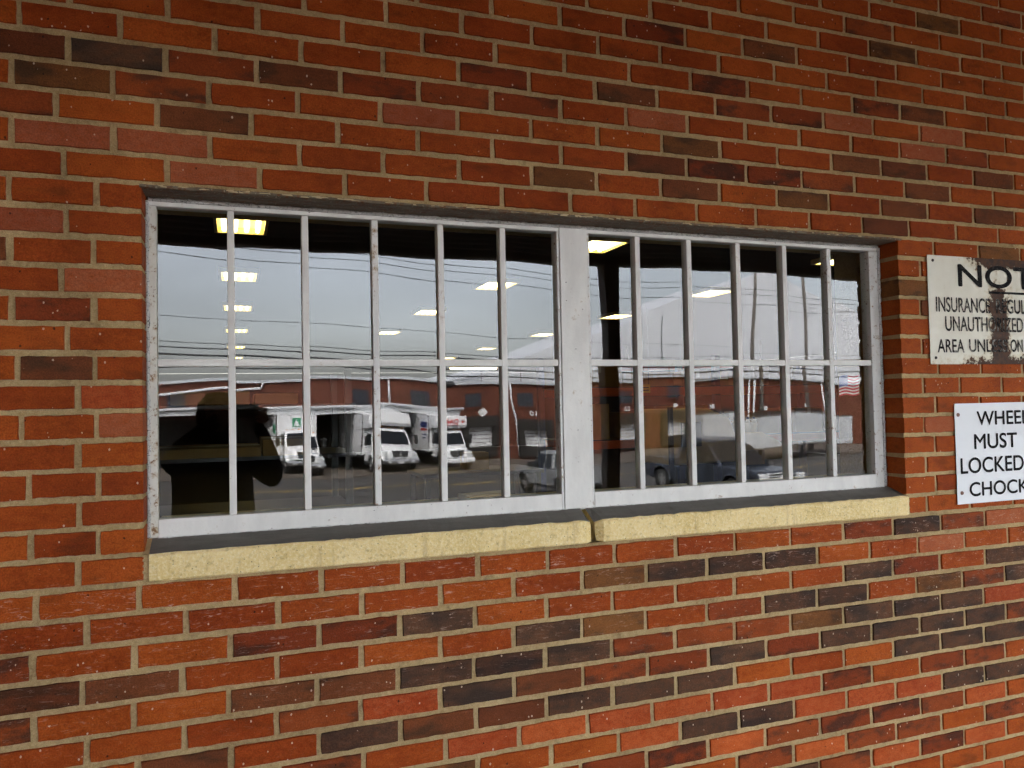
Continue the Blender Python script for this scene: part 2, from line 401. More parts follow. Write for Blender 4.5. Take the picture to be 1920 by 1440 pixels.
# head joints of each course in millimetres along the wall (two lists where the window interrupts the course)
COURSES = {
 -15: [[-1848, -1643, -1436, -1226, -1010, -802, -596, -385, -171, 39, 252, 461, 670, 886, 1099, 1305, 1512, 1722, 1927, 2135, 2345, 2560, 2767, 2975, 3189]],
 -14: [[-1761, -1552, -1343, -1136, -919, -703, -496, -286, -73, 137, 348, 555, 769, 979, 1193, 1407, 1620, 1835, 2042, 2241, 2454, 2669, 2878, 3086, 3302]],
 -13: [[-1854, -1643, -1436, -1221, -1011, -798, -596, -383, -170, 36, 255, 467, 670, 887, 1099, 1307, 1515, 1722, 1923, 2132, 2348, 2554, 2766, 2976, 3190]],
 -12: [[-1758, -1550, -1346, -1133, -923, -706, -491, -280, -74, 139, 345, 556, 771, 980, 1197, 1410, 1622, 1829, 2042, 2246, 2460, 2664, 2873, 3085, 3299]],
 -11: [[-1852, -1646, -1431, -1223, -1011, -801, -592, -383, -175, 39, 250, 461, 676, 882, 1096, 1304, 1515, 1721, 1928, 2129, 2349, 2553, 2768, 2978, 3188]],
 -10: [[-1763, -1554, -1342, -1132, -918, -708, -492, -285, -70, 140, 349, 557, 769, 979, 1198, 1408, 1621, 1835, 2038, 2242, 2454, 2667, 2876, 3086, 3296]],
 -9: [[-1852, -1645, -1434, -1223, -1014, -799, -590, -386, -168, 37, 250, 468, 670, 880, 1100, 1302, 1516, 1725, 1925, 2130, 2349, 2555, 2764, 2977, 3190]],
 -8: [[-1762, -1553, -1344, -1132, -919, -706, -493, -283, -70, 139, 348, 557, 768, 982, 1195, 1406, 1619, 1832, 2039, 2243, 2456, 2668, 2877, 3087, 3299]],
 -7: [[-1852, -1643, -1433, -1224, -1012, -801, -593, -384, -171, 40, 253, 464, 674, 884, 1097, 1306, 1515, 1724, 1927, 2132, 2345, 2556, 2766, 2978, 3188]],
 -6: [[-1768, -1557, -1344, -1134, -922, -710, -497, -289, -78, 133, 344, 556, 767, 980, 1194, 1403, 1615, 1828, 2035, 2238, 2451, 2661, 2872, 3085, 3294]],
 -5: [[-1868, -1660, -1448, -1234, -1026, -816, -608, -400, -190, 24, 235, 448, 660, 872, 1082, 1292, 1504, 1718, 1926, 2130, 2343, 2553, 2767, 2978, 3191]],
 -4: [[-1757, -1543, -1329, -1118, -909, -698, -485, -273, -61, 151, 359, 570, 780, 991, 1202, 1412, 1623, 1831, 2034, 2243, 2456, 2666, 2876, 3084, 3298]],
 -3: [[-1847, -1636, -1422, -1209, -999, -786, -573, -359, -147, 65, 272, 481, 689, 899, 1110, 1320, 1531, 1741, 1943, 2145, 2354, 2568, 2777, 2988, 3200]],
 -2: [[-1740, -1529, -1315, -1104, -891, -680, -472, -261, -49, 160, 371, 583, 794, 1004, 1215, 1425, 1636, 1841, 2045, 2254, 2467, 2680, 2891, 3099, 3309]],
 -1: [[-1838, -1629, -1417, -1204, -992, -784, -575, -366, -157, 53, 259, 468, 674, 883, 1093, 1302, 1512, 1721, 1931, 2134, 2342, 2551, 2764, 2975, 3189]],
 0: [[-1942, -1732, -1523, -1313, -1105, -893, -685, -477, -269, -62, 146, 356, 569, 780, 992, 1203, 1415, 1626, 1839, 2043, 2254, 2462, 2671, 2885, 3098, 3311]],
 1: [[-1848, -1638, -1429, -1219, -1008, -800, -589, -378, -166, 46, 262, 472, 686, 896, 1112, 1330, 1540, 1748, 1966, 2169, 2381, 2592, 2804, 3016, 3226]],
 2: [[-1758, -1550, -1336, -1128, -920, -706, -492, -278, -64, 145, 355, 565, 772, 991, 1206, 1424, 1643, 1856, 2062, 2276, 2488, 2696, 2910, 3118, 3332]],
 3: [[-1854, -1644, -1431, -1218, -1008, -799, -586, -374, -161, 49, 261, 467, 680, 889, 1105, 1314, 1534, 1744, 1962, 2167, 2378, 2590, 2804, 3013, 3221]],
 4: [[-1747, -1534, -1325, -1112, -903, -685, -471, -260, -44, 172, 380, 592, 804, 1022, 1231, 1450, 1656, 1874, 2082, 2295, 2507, 2721, 2932, 3145]],
 5: [[-1856, -1647, -1435, -1225, -1013, -836], [1765, 1978, 2188, 2399, 2607, 2816, 3027, 3238]],
 6: [[-1743, -1531, -1318, -1108, -899], [1701, 1913, 2124, 2332, 2545, 2758, 2966, 3177]],
 7: [[-1857, -1644, -1432, -1223, -1011, -841], [1764, 1974, 2188, 2397, 2605, 2817, 3030, 3241]],
 8: [[-1751, -1537, -1328, -1119, -908], [1694, 1908, 2117, 2326, 2539, 2750, 2962, 3171]],
 9: [[-1852, -1641, -1428, -1215, -1006, -841], [1762, 1972, 2183, 2397, 2609, 2817, 3026, 3238]],
 10: [[-1741, -1527, -1316, -1106, -896], [1695, 1905, 2118, 2328, 2540, 2754, 2966, 3178]],
 11: [[-1839, -1628, -1419, -1207, -997, -841], [1766, 1971, 2178, 2392, 2602, 2815, 3027, 3239]],
 12: [[-1931, -1721, -1509, -1300, -1087, -875], [1696, 1866, 2072, 2281, 2489, 2698, 2911, 3120, 3333]],
 13: [[-1833, -1623, -1411, -1201, -989, -838], [1749, 1958, 2168, 2382, 2591, 2802, 3012, 3222]],
 14: [[-1929, -1720, -1511, -1302, -1089, -875], [1692, 1905, 2119, 2328, 2539, 2750, 2961, 3175]],
 15: [[-1816, -1606, -1392, -1184, -975, -835], [1740, 1952, 2165, 2376, 2589, 2799, 3012, 3223]],
 16: [[-1927, -1714, -1502, -1293, -1084, -874], [1696, 1906, 2117, 2331, 2545, 2755, 2965, 3178]],
 17: [[-1820, -1607, -1394, -1182, -970, -836], [1738, 1949, 2161, 2372, 2583, 2796, 3008, 3217]],
 18: [[-1925, -1715, -1507, -1299, -1090, -877], [1694, 1895, 2105, 2314, 2523, 2732, 2946, 3159]],
 19: [[-1807, -1595, -1382, -1169, -960, -752, -540, -333, -126, 82, 286, 495, 700, 908, 1117, 1330, 1540, 1754, 1961, 2175, 2384, 2596, 2808, 3019, 3233]],
 20: [[-1923, -1710, -1496, -1283, -1073, -860, -650, -440, -231, -24, 183, 390, 597, 806, 1015, 1223, 1437, 1647, 1860, 2072, 2285, 2496, 2710, 2923, 3135, 3347]],
 21: [[-1809, -1598, -1388, -1178, -968, -762, -551, -342, -134, 70, 278, 485, 694, 903, 1116, 1326, 1535, 1744, 1957, 2166, 2377, 2589, 2802, 3011, 3222]],
 22: [[-1926, -1718, -1504, -1295, -1082, -870, -659, -444, -236, -26, 180, 386, 591, 800, 1008, 1217, 1425, 1634, 1844, 2050, 2259, 2468, 2681, 2893, 3103, 3314]],
 23: [[-1808, -1599, -1386, -1177, -966, -763, -557, -349, -142, 64, 272, 479, 690, 900, 1110, 1320, 1530, 1740, 1942, 2156, 2368, 2582, 2795, 3005, 3218]],
 24: [[-1912, -1704, -1494, -1281, -1070, -861, -656, -446, -239, -29, 179, 386, 594, 804, 1014, 1224, 1434, 1644, 1850, 2048, 2258, 2470, 2683, 2894, 3102, 3314]],
 25: [[-1808, -1599, -1387, -1177, -968, -756, -552, -345, -137, 68, 272, 479, 688, 897, 1107, 1316, 1526, 1735, 1938, 2149, 2359, 2572, 2785, 2999, 3212]],
 26: [[-1917, -1707, -1494, -1282, -1074, -863, -653, -443, -233, -18, 190, 398, 606, 813, 1019, 1225, 1432, 1638, 1842, 2038, 2249, 2460, 2672, 2881, 3090, 3299]],
 27: [[-1820, -1611, -1398, -1187, -978, -770, -557, -347, -138, 71, 284, 493, 700, 907, 1114, 1322, 1529, 1736, 1933, 2145, 2357, 2565, 2777, 2985, 3196]],
 28: [[-1942, -1733, -1523, -1314, -1102, -893, -683, -475, -264, -50, 160, 372, 584, 793, 1002, 1211, 1422, 1635, 1834, 2035, 2245, 2454, 2662, 2876, 3089, 3299]],
 29: [[-1850, -1642, -1428, -1219, -1006, -797, -585, -373, -159, 52, 264, 474, 686, 895, 1105, 1317, 1526, 1727, 1929, 2138, 2346, 2556, 2769, 2981, 3194]],
 30: [[-1746, -1537, -1324, -1115, -905, -695, -483, -275, -61, 147, 360, 573, 781, 992, 1204, 1417, 1628, 1827, 2029, 2238, 2450, 2658, 2871, 3080, 3289]],
 31: [[-1856, -1646, -1437, -1228, -1015, -807, -597, -389, -180, 32, 245, 453, 665, 875, 1083, 1295, 1507, 1720, 1920, 2132, 2341, 2550, 2759, 2970, 3181]],
 32: [[-1790, -1578, -1365, -1157, -947, -736, -524, -314, -101, 110, 322, 535, 748, 961, 1171, 1380, 1589, 1801, 2011, 2225, 2434, 2642, 2851, 3064, 3277]],
 33: [[-1858, -1650, -1434, -1231, -1018, -811, -593, -389, -179, 33, 249, 452, 663, 876, 1079, 1294, 1509, 1721, 1919, 2136, 2340, 2552, 2758, 2966, 3180]],
 34: [[-1748, -1541, -1325, -1118, -906, -693, -481, -272, -63, 149, 363, 572, 784, 989, 1207, 1420, 1632, 1830, 2031, 2238, 2452, 2661, 2871, 3081, 3292]],
 35: [[-1858, -1648, -1440, -1225, -1014, -805, -599, -391, -181, 35, 244, 452, 664, 878, 1080, 1298, 1503, 1722, 1922, 2132, 2343, 2548, 2756, 2968, 3179]],
 36: [[-1744, -1537, -1322, -1111, -903, -692, -479, -271, -59, 146, 360, 575, 783, 995, 1206, 1418, 1626, 1828, 2027, 2239, 2448, 2654, 2874, 3083, 3287]],
}
# bricks that are not plain red: course, list, place in the course, colour number
ODD = [
 (-8, 0, 19, 4), (-7, 0, 18, 3), (-6, 0, 16, 4), (-5, 0, 17, 3), (-4, 0, 12, 4), (-4, 0, 14, 1), (-2, 0, 13, 4), (-2, 0, 16, 4), (-2, 0, 17, 1), (-1, 0, 10, 4),
 (-1, 0, 12, 1), (-1, 0, 14, 4), (-1, 0, 15, 4), (0, 0, 5, 1), (0, 0, 6, 1), (0, 0, 7, 4), (0, 0, 8, 1), (0, 0, 9, 4), (0, 0, 10, 4), (0, 0, 11, 4),
 (0, 0, 19, 4), (1, 0, 5, 3), (1, 0, 6, 4), (1, 0, 9, 5), (1, 0, 13, 3), (1, 0, 16, 1), (1, 0, 17, 1), (1, 0, 19, 1), (2, 0, 4, 4), (2, 0, 6, 1),
 (2, 0, 12, 1), (2, 0, 13, 4), (2, 0, 14, 4), (2, 0, 15, 4), (2, 0, 17, 2), (3, 0, 5, 5), (3, 0, 6, 5), (3, 0, 11, 3), (3, 0, 13, 2), (3, 0, 15, 3),
 (3, 0, 17, 2), (3, 0, 19, 2), (4, 0, 6, 5), (4, 0, 16, 1), (5, 1, 2, 3), (6, 0, 4, 5), (7, 0, 4, 1), (7, 1, 0, 3), (8, 0, 5, 5), (8, 1, 1, 1),
 (9, 0, 5, 4), (11, 0, 5, 1), (12, 0, 6, 6), (19, 0, 16, 4), (19, 0, 17, 1), (19, 0, 18, 4), (20, 0, 12, 3), (20, 0, 13, 1), (20, 0, 14, 1), (20, 0, 15, 1),
 (21, 0, 4, 4), (21, 0, 7, 4), (21, 0, 8, 4), (21, 0, 9, 1), (21, 0, 16, 1), (21, 0, 17, 4), (21, 0, 19, 1), (22, 0, 5, 2), (22, 0, 6, 2), (22, 0, 11, 1),
 (22, 0, 12, 3), (22, 0, 14, 4), (22, 0, 15, 1), (22, 0, 16, 1), (22, 0, 18, 3), (22, 0, 19, 4), (22, 0, 20, 1), (23, 0, 4, 4), (23, 0, 7, 2), (23, 0, 8, 2),
 (23, 0, 9, 1), (23, 0, 10, 1), (23, 0, 11, 1), (23, 0, 12, 4), (23, 0, 13, 4), (23, 0, 14, 4), (23, 0, 15, 3), (23, 0, 16, 1), (23, 0, 17, 1), (23, 0, 18, 1),
 (23, 0, 19, 6), (24, 0, 8, 4), (24, 0, 9, 6), (24, 0, 10, 1), (24, 0, 11, 2), (24, 0, 12, 4), (24, 0, 13, 4), (24, 0, 14, 1), (24, 0, 15, 4), (24, 0, 16, 1),
 (24, 0, 17, 1), (24, 0, 18, 1), (24, 0, 19, 1), (24, 0, 20, 4), (25, 0, 6, 2), (25, 0, 8, 1), (25, 0, 9, 2), (25, 0, 10, 2), (25, 0, 11, 1), (25, 0, 12, 1),
 (25, 0, 13, 1), (25, 0, 17, 1), (25, 0, 18, 1), (25, 0, 19, 1), (26, 0, 8, 4), (26, 0, 10, 6), (26, 0, 11, 6), (26, 0, 12, 6), (26, 0, 13, 6), (26, 0, 14, 6),
 (26, 0, 15, 6), (26, 0, 16, 4), (26, 0, 18, 4), (26, 0, 19, 4), (27, 0, 9, 3), (27, 0, 12, 6), (27, 0, 13, 1), (27, 0, 14, 1), (27, 0, 15, 6), (27, 0, 16, 6),
 (27, 0, 17, 6), (27, 0, 18, 1), (27, 0, 19, 1), (28, 0, 12, 4), (28, 0, 13, 4), (28, 0, 14, 6), (28, 0, 15, 4), (28, 0, 16, 4), (28, 0, 17, 4), (28, 0, 18, 4),
 (28, 0, 19, 6), (29, 0, 14, 4), (29, 0, 15, 6), (29, 0, 16, 4), (29, 0, 17, 4), (29, 0, 19, 4), (30, 0, 14, 1), (30, 0, 15, 4), (30, 0, 16, 6), (30, 0, 17, 4),
 (30, 0, 18, 6), (32, 0, 18, 6),
]

# ------------------------------------------------------------------ the near wall: bricks laid course by course
CH = .0677                     # course height
JL, JR = -.739, 1.601          # window opening
ZT, ZB = .404, -.474           # lintel, top of sill
XL, XR = -1.95, 3.35
wall = empty('brick_wall', (0, 0, -1.75), 0, 'red and dark brown brick wall in running bond around the long white window', 'wall')
WOFF = Vector((0, 0, 1.75))

def brick_mesh(i):
    """unit brick (x and z from -.5 to .5), uneven arrises, a worn edge and 0.1 m depth"""
    rn = random.Random(100+i)
    nx, nz = 9, 3
    per = []
    for k in range(nx): per.append((-.5+k/nx, -.5))
    for k in range(nz): per.append((.5, -.5+k/nz))
    for k in range(nx): per.append((.5-k/nx, .5))
    for k in range(nz): per.append((-.5, .5-k/nz))
    n = len(per)
    def jit(p, ax, az, ins):
        x, z = p
        corner = abs(abs(x)-.5) < 1e-6 and abs(abs(z)-.5) < 1e-6
        e = 1.9 if corner else 1
        sx = math.copysign(1, x) if abs(abs(x)-.5) < 1e-6 else 0
        sz = math.copysign(1, z) if abs(abs(z)-.5) < 1e-6 else 0
        return (x-sx*(ins*.3*e+rn.random()*ax), z-sz*(ins*e+rn.random()*az))
    outer = [jit(p, .012, .045, 0) for p in per]
    inner = [(x*(1-.014), z*(1-.042)) for x, z in outer]
    m = MB()
    front = [(x, rn.uniform(-.0004, .0005), z) for x, z in inner]
    ring = [(x, .0032+rn.uniform(0, .0012), z) for x, z in outer]
    back = [(x, .1, z) for x, z in per]
    m.add(front+ring+back, [tuple(range(n))] + [(k, k+n, (k+1) % n+n, (k+1) % n) for k in range(n)]
          + [(k+n, k+2*n, (k+1) % n+2*n, (k+1) % n+n) for k in range(n)])
    return m

BVAR = [brick_mesh(i) for i in range(7)]
BMESH = {(i, c): BVAR[i].mesh('brick_%d_%s' % (i, c), BR[c]) for i in range(7) for c in BR}

KINDS = ('r', 'D', 'N', 'G', 'M', 'P', 'B')
ODDB = {(a, b, c): KINDS[d] for a, b, c, d in ODD}
def x_mid(a, b): return (a+b)/2
allb = []
ir = random.Random(5)
for ci, segs in COURSES.items():
    z = -(ci+.5-11)*CH
    for si, js in enumerate(segs):
        js = [j/1000 for j in js]
        if len(segs) == 2:
            ed = ([XL-.2]+js+[JL]) if si == 0 else ([JR]+js+[XR+.2])
        else:
            ed = [XL-.2]+js+[XR+.2]
        for k in range(len(ed)-1):
            a, b = ed[k], ed[k+1]
            c = ODDB.get((ci, si, k), 'r')
            # bricks right at the opening end flush with the jamb, the rest stop half a joint short
            ja = .0054+ir.uniform(-.0014, .0016) if a != JR else .0
            jb = .0054+ir.uniform(-.0014, .0016) if b != JL else .0
            a2, b2 = a+ja, b-jb
            if b2-a2 < .02: continue
            if c == 'D' and z > -.5 and not (-.9 < x_mid(a, b) < -.55 and z > .7): c = 'N'
            if c == 'r':
                q = ir.random()
                c = 'P' if q > .985 else 'r'
            allb.append(((a2+b2)/2, z+ir.uniform(-.0014, .0014), b2-a2, CH-.0112+ir.uniform(-.0020, .0018), c, ir.randrange(7), ci))

def seen(x, z):
    d = Vector((x, 0, z))-CAM
    dd = d.dot(fwd)
    u, v = 960+1443*d.dot(r2)/dd, 720+1443*d.dot(d2)/dd
    return u, v, dd
vis = []
for b in allb:
    u, v, dd = seen(b[0], b[1])
    hw = 1443*b[2]/dd*.5
    inside = -hw*.7 < u < 1920+hw*.7 and -20 < v < 1460
    area = b[2]*b[3]/dd**2 if inside else 0
    vis.append((area, b))
vis.sort(key=lambda t: -t[0])
single, rest = [b for a, b in vis[:300]], [b for a, b in vis[300:]]
for x, z, w_, h_, c, var, ci in single:
    rz = (ir.uniform(-.006, .006), ir.uniform(-.0055, .0055), ir.uniform(-.006, .006))
    link('brick', BMESH[(var, c)], wall, Vector((x, ir.uniform(-.0012, .0012), z))+WOFF, rz, (w_, 1, h_))
mrest = MB()
order = list(BR)
for x, z, w_, h_, c, var, ci in rest:
    v0 = BVAR[var]
    dy = ir.uniform(-.0012, .0012)
    mrest.add([(x+p[0]*w_, p[1]+dy, z+p[2]*h_+1.75) for p in v0.v], v0.f, order.index(c))
tag(mrest.build('outer_bricks', [BR[c] for c in order], wall), kind='stuff')

# mortar bed behind the brick faces, with the window opening left out
def mortar_core():
    g = .0052
    xs = [XL-.2, JL-.003, JR+.003, XR+.2]
    zs = [-1.75, -.5400, ZT+.001, 1.78]
    m = MB()
    for i in range(3):
        for k in range(3):
            if i == 1 and k == 1: continue
            m.add([(xs[i], g, zs[k]), (xs[i+1], g, zs[k]), (xs[i+1], g, zs[k+1]), (xs[i], g, zs[k+1])], [(0, 1, 2, 3)])
    y1 = .30
    m.add([(xs[1], g, zs[1]), (xs[1], y1, zs[1]), (xs[1], y1, zs[2]), (xs[1], g, zs[2])], [(0, 1, 2, 3)])
    m.add([(xs[2], g, zs[1]), (xs[2], y1, zs[1]), (xs[2], y1, zs[2]), (xs[2], g, zs[2])], [(3, 2, 1, 0)])
    m.add([(xs[1], g, zs[2]), (xs[2], g, zs[2]), (xs[2], y1, zs[2]), (xs[1], y1, zs[2])], [(0, 1, 2, 3)])
    m.add([(xs[1], g, zs[1]), (xs[2], g, zs[1]), (xs[2], y1, zs[1]), (xs[1], y1, zs[1])], [(3, 2, 1, 0)])
    m.v = [(a, b, c+1.75) for a, b, c in m.v]
    return m
mc = mortar_core()
me = bpy.data.meshes.new('mortar'); me.from_pydata(mc.v, [], mc.f); me.materials.append(MORTAR)
link('mortar', me, wall)
FARB = far_brick_mat('brick_beyond_view', (.30, .058, .02), (.16, .045, .02), (.36, .28, .17))
mb = MB()
mb.box((-14, .002, 0), (XL-.2, .30, 6)).box((XR+.2, .002, 0), (18, .30, 6)).box((XL-.2, .006, 3.53), (XR+.2, .30, 6))
tag(mb.build('outer_wall', FARB, wall), kind='stuff')

# mortar joint smeared at the left end of the sill and under it
def ragged_strip(m, x0, x1, zc, h, y, n, rn, amp=.002):
    top, bot = [], []
    for i in range(n+1):
        x = x0+(x1-x0)*i/n
        top.append((x, y+rn.uniform(-.0006, .0006), zc+h/2+rn.uniform(-amp, amp)))
        bot.append((x, y+rn.uniform(-.0006, .0006), zc-h/2+rn.uniform(-amp, amp)))
    m.add(top+bot, [(i, i+1, i+n+2, i+n+1) for i in range(n)])

mf = MB()
rf_ = random.Random(77)
for xa, xb in ((-.7425, -.7290), (1.6062, 1.6125)):
    prev = None
    vs, fs = [], []
    for i in range(15):
        z = -.541+.092*i/14
        y = -.001 if z < -.474 else -.001+.078*min(1, (z+.474)/.025)
        vs += [(xa, y+rf_.uniform(-.0012, .0012), z+1.75), (xb+rf_.uniform(-.001, .0015), y+rf_.uniform(-.0012, .0012), z+1.75)]
    mf.add(vs, [(i*2, i*2+1, i*2+3, i*2+2) for i in range(14)])
mf.build('mortar_fillet', MORTAR, wall)

# ------------------------------------------------------------------ steel lintel over the window
lin = empty('steel_lintel', (0, 0, ZT), 0, 'rusty flat steel lintel with flaking paint above the white window', 'lintel')
rn = random.Random(3)
m = MB()
n = 90
pr_ = []
for i in range(n+1):
    x = -.744+2.358*i/n
    pr_.append([(x, -.0035+rn.uniform(-.0016, .0016), -.0005+rn.uniform(-.0015, .001)), (x, -.005+rn.uniform(-.0016, .0016), -.007+rn.uniform(-.0012, .0012)), (x, .004, -.0095+rn.uniform(-.0008, .0008)), (x, .112, -.0095), (x, .112, -.001)])
vs = [q for r_ in pr_ for q in r_]
fs = [(i*5+k, i*5+(k+1) % 5, (i+1)*5+(k+1) % 5, (i+1)*5+k) for i in range(n) for k in range(5)] + [(0, 1, 2, 3, 4), tuple(n*5+k for k in (4, 3, 2, 1, 0))]
m.add(vs, fs).build('plate', LINTEL, lin)
m = MB()
for i in range(70):                                   # flakes of old paint along the edge
    x = rn.uniform(-.73, 1.58); l = rn.uniform(.006, .03)
    z0 = -.0055+rn.uniform(-.0015, .002)
    m.add([(x, -.0072, z0), (x+l, -.0072, z0+rn.uniform(-.001, .001)), (x+l*.8, -.0068, z0+rn.uniform(.001, .0035)), (x+l*.1, -.0068, z0+rn.uniform(.001, .003))], [(0, 1, 2, 3)])
tag(m.build('paint_flakes', plain('flaking_cream_paint', (.58, .46, .27), .7), lin), kind='stuff')

# ------------------------------------------------------------------ stone sill in two lengths
def sill(x0, x1, label, chipL, chipR):
    o = empty('window_sill', ((x0+x1)/2, 0, -.538), 0, label, 'sill', 'stone sill pieces under the window')
    rr = random.Random(int(x0*1000))
    n = 60
    rings = []
    for i in range(n+1):
        t = i/n
        x = x0+(x1-x0)*t
        eL, eR = (x-x0), (x1-x)
        cut = 0
        if eL < .03: cut = chipL*(1-eL/.03)**2
        if eR < .03: cut = max(cut, chipR*(1-eR/.03)**2)
        j = lambda a: rr.uniform(-a, a)
        rings.append([(x, .11, -.538+.538), (x, -.008+j(.0008)+cut*.3, .0+max(0, cut)*.25), (x, -.0115+j(.0008)+cut, .004+j(.0008)), (x, -.0115+j(.0012)+cut, .0605+j(.0028)-cut*.5),
                      (x, -.006+j(.001)+cut, .0655-cut*.5+j(.0014)), (x, .0768, .0885), (x, .11, .0885)])
    k = 7
    vs = [(p[0]-(x0+x1)/2, p[1], p[2]) for rg in rings for p in rg]
    fs, mi = [], []
    m = MB()
    m.v = vs
    for i in range(n):
        for q in range(k):
            m.f.append([i*k+q, i*k+(q+1) % k, (i+1)*k+(q+1) % k, (i+1)*k+q]); m.m.append(1 if q in (4, 5) else 0)
    m.f.append(list(range(k))); m.m.append(0)
    m.f.append([n*k+q for q in range(k-1, -1, -1)]); m.m.append(0)
    m.build('sill_stone', [STONE, SILLTOP], o)
    return o
sill(-.7285, .4225, 'longer yellow stone sill piece with a dark grey top under the first six windowpanes', .002, .016)
sill(.4375, 1.606, 'yellow stone sill piece with a chipped end beside the wheel chock sign', .022, .006)

# ------------------------------------------------------------------ the window: two steel sashes with a mullion between
win = empty('steel_window', (.4, .09, -.45), 0, 'long white painted steel window of twenty four panes with rust stains', 'window')
WO = Vector((-.4, -.09, .45))
def wp(name, a, b, mt, bevel=.0015, par=None):
    return box(name, Vector(a)+WO, Vector(b)+WO, mt, par or win, bevel)

# each pane is an old hand-set sheet: slightly tilted and wavy
TX = [.0000, .0006, .0004, -.0005, -.0016, -.0026, -.0010, .0004, -.0004, -.0022, -.0028, -.0036]
def pane(x0, x1, z0, z1, row, i):
    rr = random.Random(700+row*40+i)
    tx = -TX[i]*(1 if row == 0 else .8)+rr.uniform(-.0006, .0006)
    tz = rr.uniform(-.0018, .0018)
    nx, nz = 8, 16
    ph = [(rr.uniform(4, 16)*rr.choice((-1, 1)), rr.uniform(3, 13), rr.uniform(0, 6.28), rr.uniform(.00005, .00013)) for _ in range(4)]
    cx, cz = (x0+x1)/2, (z0+z1)/2
    vs = []
    for k in range(nz+1):
        for j in range(nx+1):
            x = x0+(x1-x0)*j/nx; z = z0+(z1-z0)*k/nz
            y = .0945+(z-cz)*tx+(x-cx)*tz
            y += sum(a*math.sin(fx*x+fz*z+p) for fx, fz, p, a in ph)
            u, v = abs(j/nx-.5)*2, abs(k/nz-.5)*2
            y += .00003*(u**6+v**10)
            vs.append((x, y, z))
    N = len(vs)
    f = [(k*(nx+1)+j, k*(nx+1)+j+1, (k+1)*(nx+1)+j+1, (k+1)*(nx+1)+j) for k in range(nz) for j in range(nx)]
    back = [(x0, .0985, z0), (x1, .0985, z0), (x1, .0985, z1), (x0, .0985, z1), (x0, .0947, z0), (x1, .0947, z0), (x1, .0947, z1), (x0, .0947, z1)]
    me = bpy.data.meshes.new('pane')
    fs = f+[(N+3, N+2, N+1, N), (N+4, N+5, N+1, N), (N+7, N+3, N+2, N+6)]
    me.from_pydata([tuple(Vector(q)+WO) for q in vs+back], [], fs)
    me.materials.append(GLASS); me.materials.append(CLEAR)
    me.polygons.foreach_set('material_index', [0]*len(f)+[1, 1, 1])
    me.polygons.foreach_set('use_smooth', [True]*len(f)+[False]*3)
    me.update()
    return link('pane', me, win)
GT, GB = .3725, -.4045
wp('mullion', (.3745, .0735, -.4490), (.4640, .125, .3835), PAINT)
for sx, (x0, x1, rustL, rustR) in enumerate(((-.7360, .3735, PAINT_RUST, PAINT_EDGE), (.4650, 1.5870, PAINT_EDGE, PAINT_EDGE))):
    gl0, gl1 = (-.7150, .3660) if sx == 0 else (.4720, 1.5495)
    wp('head_bar', (x0, .0775, GT), (x1, .118, .3835), PAINT)
    wp('bottom_bar', (gl0+.0005, .0762, -.4488), (gl1-.0005, .118, GB), PAINT)
    wp('stile', (x0, .0770, -.4490), (gl0, .118, GT-.0005), rustL)
    wp('stile', (gl1, .0770, -.4490), (x1, .118, GT-.0005), rustR)
    cs = [(-.5414 if sx == 0 else .6377)+.18463*i for i in range(5)]
    for c in cs:
        wp('muntin', (c-.0088, .0785, GB+.0005), (c+.0088, .110, GT-.0005), PAINT if random.random() < .75 else PAINT_EDGE, .002)
    wp('cross_rail', (gl0+.0005, .0800, -.0275), (gl1-.0005, .108, -.0083), PAINT, .002)
    ed = [gl0]+cs+[gl1]
    for row, (z0, z1) in enumerate(((GB, -.0275), (-.0083, GT))):
        for i in range(6):
            a = ed[i]+(.0088 if i else 0); b = ed[i+1]-(.0088 if i < 5 else 0)
            pane(a-.003, b+.003, z0-.003, z1+.003, row, sx*6+i)

# cracked sealant between the frame and the masonry
def caulk(pts, wd, n, rr, axis):
    m = MB()
    (xa, za), (xb, zb) = pts
    rows = []
    for i in range(n+1):
        t = i/n
        x, z = xa+(xb-xa)*t, za+(zb-za)*t
        a, b = wd*rr.uniform(.75, 1.15), wd*rr.uniform(.6, 1.1)
        y = .0745+rr.uniform(-.0012, .0012)
        if axis == 'z': rows.append([(x-a/2, y+.004, z), (x, y, z), (x+b/2, y+.003, z), (x, .1, z)])
        else: rows.append([(x, y+.004, z-a/2), (x, y, z), (x, y+.003, z+b/2), (x, .1, z)])
    vs = [tuple(Vector(q)+WO) for r_ in rows for q in r_]
    m.add(vs, [(i*4+k, i*4+(k+1) % 4, (i+1)*4+(k+1) % 4, (i+1)*4+k) for i in range(n) for k in range(4)])
    return m.build('sealant', CAULK, win, smooth=True)
rr = random.Random(9)
caulk(((-.7355, -.447), (-.7355, .385)), .011, 90, rr, 'z')
caulk(((1.5935, -.447), (1.5935, .385)), .015, 90, rr, 'z')
caulk(((-.733, .3885), (1.592, .3885)), .012, 200, rr, 'x')
caulk(((-.715, -.4505), (1.586, -.4505)), .007, 200, rr, 'x')

